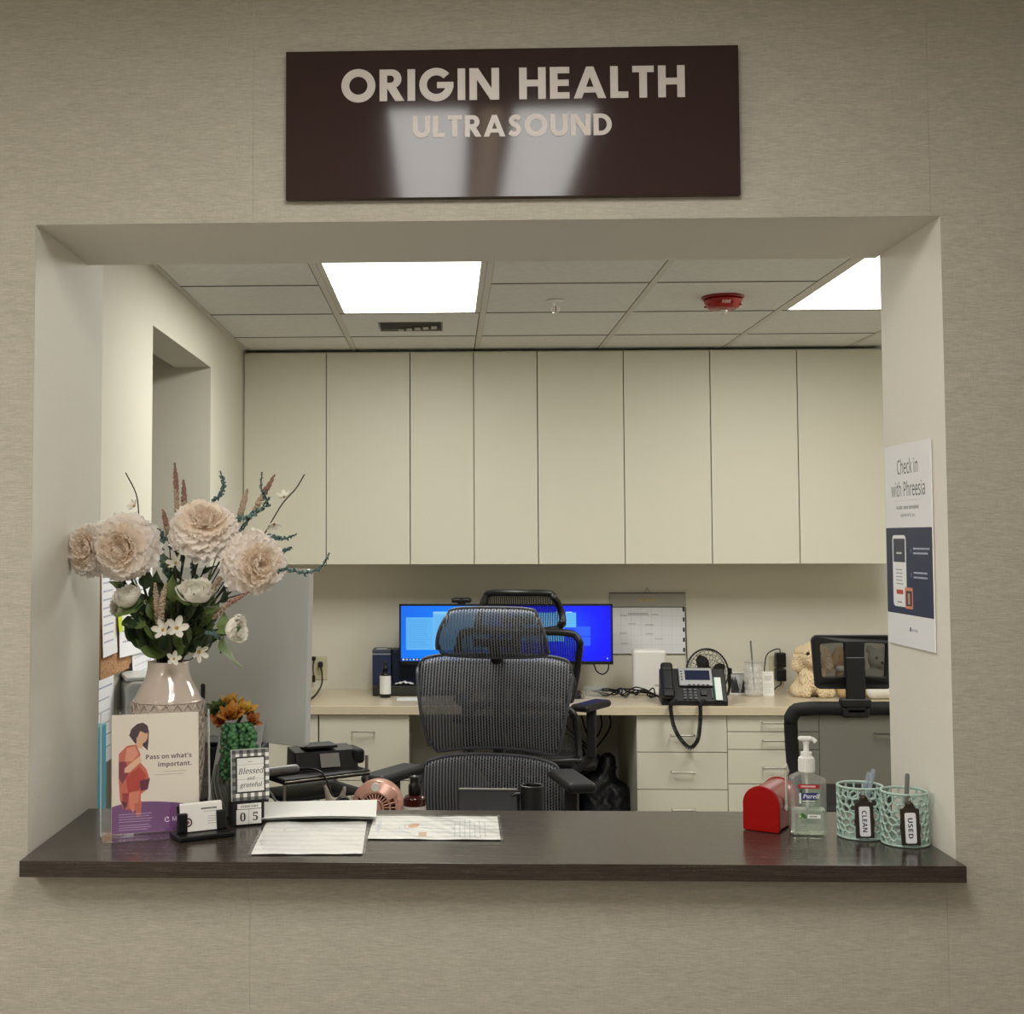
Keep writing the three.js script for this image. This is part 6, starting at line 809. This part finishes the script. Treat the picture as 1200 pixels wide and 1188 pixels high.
function meshCup(label, x, z, turn, word, tagTurn) {
  const mint = mat(0xabc3b8, 0.45), t = thing('mint_cup', label, 'pen cup', [x, LY, z], turn, 'mint lattice pen cups'), R = 0.0455, H = 0.106, g = [], r = rng(x * 999);
  const C = 16, rowsN = 7, node = (i, j) => { const k = ((i % C) + C) % C, q = rng(k * 31 + j * 77 + 5), jx = (q() - 0.5) * 0.34, jy = (q() - 0.5) * 0.006; return [((i + (j % 2 ? 0.5 : 0)) + jx) / C * TAU, 0.004 + j * (H - 0.008) / rowsN + jy]; };
  const P = ([a, y]) => [Math.sin(a) * R, y, Math.cos(a) * R], bar = (p, q) => { const a = P(p), m = P([(p[0] + q[0]) / 2, (p[1] + q[1]) / 2]), b = P(q); g.push(tube([a, m, b], 0.0024, 4, 6)); };
  // brick-like honeycomb: short risers plus zigzag rings, jittered
  for (let j = 0; j <= rowsN; j++) for (let i = 0; i < C; i++) { const y = 0.004 + j * (H - 0.008) / rowsN, up = node(i, j), mid = [up[0] + TAU / C / 2, up[1] - 0.0055], nx = node(i + 1, j); if (i === C - 1) nx[0] = nx[0] < up[0] ? nx[0] + TAU : nx[0]; if (j > 0 && j < rowsN) { bar(up, mid); bar(mid, nx); } if (j < rowsN) { const top = j + 1 < rowsN ? (() => { const a = node(i - (j % 2 ? 0 : 1), j + 1), b = node(i + (j % 2 ? 1 : 0), j + 1); return null; })() : null; const nxt = node(i, j + 1), sh = (j % 2 ? 0.5 : -0.5) * TAU / C; const a0 = j === 0 ? [up[0], 0.003] : up, jj = j + 1, k = i + (j % 2 ? 0 : -1); const b0 = node(k, jj), b1 = [b0[0] + TAU / C / 2, b0[1] - 0.0055]; bar(a0, jj === rowsN ? [a0[0], H - 0.002] : (Math.abs(b1[0] - a0[0]) < 1 ? b1 : [a0[0], b1[1]])); } }
  obj('lattice', g, mint, t); for (const y of [0.0028, H]) obj('rim', mv(new THREE.TorusGeometry(R, 0.0027, 8, 56), 0, y, 0, PI / 2), mint, t); obj('base', cyl(R - 0.001, R - 0.001, 0.0018, 0, 0.0012, 0, 48), mint, t);
  const wd = mat(0x2c231b, 0.55), tg = new THREE.Group(); tg.name = 'tag'; t.add(tg); tg.rotation.y = tagTurn; tg.rotation.z = 0.03;
  const s = rrect(0.037, 0.075, 0.003, 0, 0.046); const sh = new THREE.Shape(); sh.moveTo(-0.0185, 0.008); sh.lineTo(0.0185, 0.008); sh.lineTo(0.0185, 0.032); sh.quadraticCurveTo(0.022, 0.046, 0.0185, 0.05); sh.lineTo(0.0185, 0.08); sh.quadraticCurveTo(0.009, 0.081, 0.008, 0.09); sh.quadraticCurveTo(0, 0.102, -0.008, 0.09); sh.quadraticCurveTo(-0.009, 0.081, -0.0185, 0.08); sh.lineTo(-0.0185, 0.05); sh.quadraticCurveTo(-0.022, 0.046, -0.0185, 0.032);
  obj('tag_plate', mv(extrude(sh, 0.003, 0.001), 0, 0, R + 0.004), wd, tg); obj('tag_knob', mv(new THREE.SphereGeometry(0.005, 14, 10).scale(1, 1, 0.5), 0, 0.09, R + 0.008), mat(0x4a4030, 0.4, { metalness: 0.4 }), tg); obj('tag_string', mv(new THREE.TorusGeometry(0.006, 0.0009, 6, 20), 0, 0.1, R + 0.0035, 0, 0.6), mat(0x6b5b45, 0.8), tg);
  const tx = canvasTex(160, 448, (x2, w, h) => { x2.fillStyle = '#e9e8ee'; x2.fillRect(0, 0, w, h); x2.translate(w / 2, h / 2); x2.rotate(PI / 2); x2.fillStyle = '#23232b'; x2.font = font(112, 'bold'); x2.textAlign = 'center'; x2.textBaseline = 'middle'; x2.scale(word.length > 4 ? 1 : 1.2, 1); x2.fillText(word, 0, 4, 400); });
  obj('label_card', extrude(rrect(0.0215, 0.061, 0.0035, 0, 0.0425), 0.0012).translate(0, 0, R + 0.0083), mat(0xe9e8ee, 0.6), tg); card(tg, 'label_print', 0.0185, 0.058, 0, 0.0425, R + 0.0097, printed(tx));
}
meshCup('mint lattice pen cup tagged CLEAN in the middle of the right group', 0.872, -0.188, 0, 'CLEAN', -0.12);
meshCup('mint lattice pen cup tagged USED beside the right jamb', 0.9435, -0.128, 1.1, 'USED', -1.2);
{
  const pen = (label, x, z, lean, dir, m, tipM, len) => { const t = thing('pen', label, 'pen', [x, LY + 0.0042, z], dir); t.rotation.z = lean; obj('barrel', lathe([[0, 0.012], [0.0036, 0.014], [0.0046, 0.03], [0.0046, len], [0.003, len + 0.004], [0, len + 0.004]], 16), m, t); obj('tip', lathe([[0, 0], [0.0012, 0.001], [0.0036, 0.0135], [0, 0.0135]], 12), tipM, t); obj('clip', rspan(-0.0012, 0.0012, len - 0.04, len, 0.0046, 0.0062, 0.0005), m, t); return t; };
  const clr = phys(0xdfe6ee, 0.1, { transmission: 0.8, thickness: 0 }), blue = mat(0x22357c, 0.4), gr = mat(0x6f716e, 0.4);
  pen('clear pen with blue ink leaning in the CLEAN cup', 0.873, -0.19, -0.22, 0.1, clr, blue, 0.135); pen('clear pen with dark grip leaning in the CLEAN cup', 0.862, -0.2, -0.28, 0.15, clr, blue, 0.128); pen('grey pen standing in the USED cup', 0.944, -0.13, -0.06, 0.1, gr, M.black, 0.134);
}
// ------------------------------------------------------------------ poster on the right jamb
{
  const t = thing('jamb_poster', 'white and navy check-in poster on the right jamb', 'poster', [OX1 - 0.001, 1.4875, -0.209], -PI / 2), W = 0.276, H = 0.437;
  obj('board', rbox(W, H, 0.003, 0.001, 0, 0, 0.0018), M.paper, t);
  const tx = canvasTex(646, 1024, (x, w, h) => { x.fillStyle = '#eeedf0'; x.fillRect(0, 0, w, h); x.fillStyle = '#3b3e46'; x.textAlign = 'center'; x.font = font(92); x.save(); x.translate(w / 2 + 10, 150); x.scale(0.86, 1.1); x.fillText('Check in', 0, 0); x.fillText('with Phreesia', 0, 104); x.restore();
    x.font = font(26, 'bold'); x.fillText('A safer, more convenient', w / 2, 330); x.font = font(24); x.fillText('experience for you', w / 2, 368); x.fillStyle = '#c9c9cc'; x.fillRect(130, 285, 390, 2);
    x.fillStyle = '#26304c'; x.fillRect(0, 424, w, 440); x.fillStyle = '#f2f2f4'; x.beginPath(); x.roundRect(92, 462, 196, 366, 26); x.fill(); x.fillStyle = '#3a3f4f'; x.fillRect(106, 480, 168, 120); scribble(x, 150, 546, 84, 16, 1, '#f2f2f4', 10, 15); scribble(x, 140, 630, 100, 90, 5, '#8a8d96', 5, 3); x.fillStyle = '#c8452f'; x.fillRect(140, 742, 96, 22); scribble(x, 150, 800, 80, 10, 1, '#33353c', 5, 1);
    x.fillStyle = '#d88a6c'; x.beginPath(); x.roundRect(262, 726, 110, 108, 12); x.fill(); x.fillStyle = '#4a3138'; x.fillRect(276, 744, 82, 76); x.fillStyle = '#c79a80'; x.fillRect(300, 756, 30, 56);
    x.fillStyle = '#aab4cc'; x.font = font(24, 'bold'); x.textAlign = 'left'; for (const [n, y] of [['1', 540], ['2', 660]]) { x.fillText(n, 350, y + 10); scribble(x, 390, y - 22, 220, 46, 2, '#c3cbe0', 9, y); }
    x.fillStyle = '#5a5d6e'; x.beginPath(); x.arc(330, 936, 12, 0, TAU); x.fill(); x.font = font(20); x.fillText('phreesia', 350, 944); });
  card(t, 'print', W - 0.001, H - 0.001, 0, 0, 0.0036, printed(tx, 0.45));
}
// ------------------------------------------------------------------ shadows everywhere, then draw
scene.traverse((o) => { if (o.isMesh) { o.castShadow = true; o.receiveShadow = true; } });
renderer.render(scene, camera);
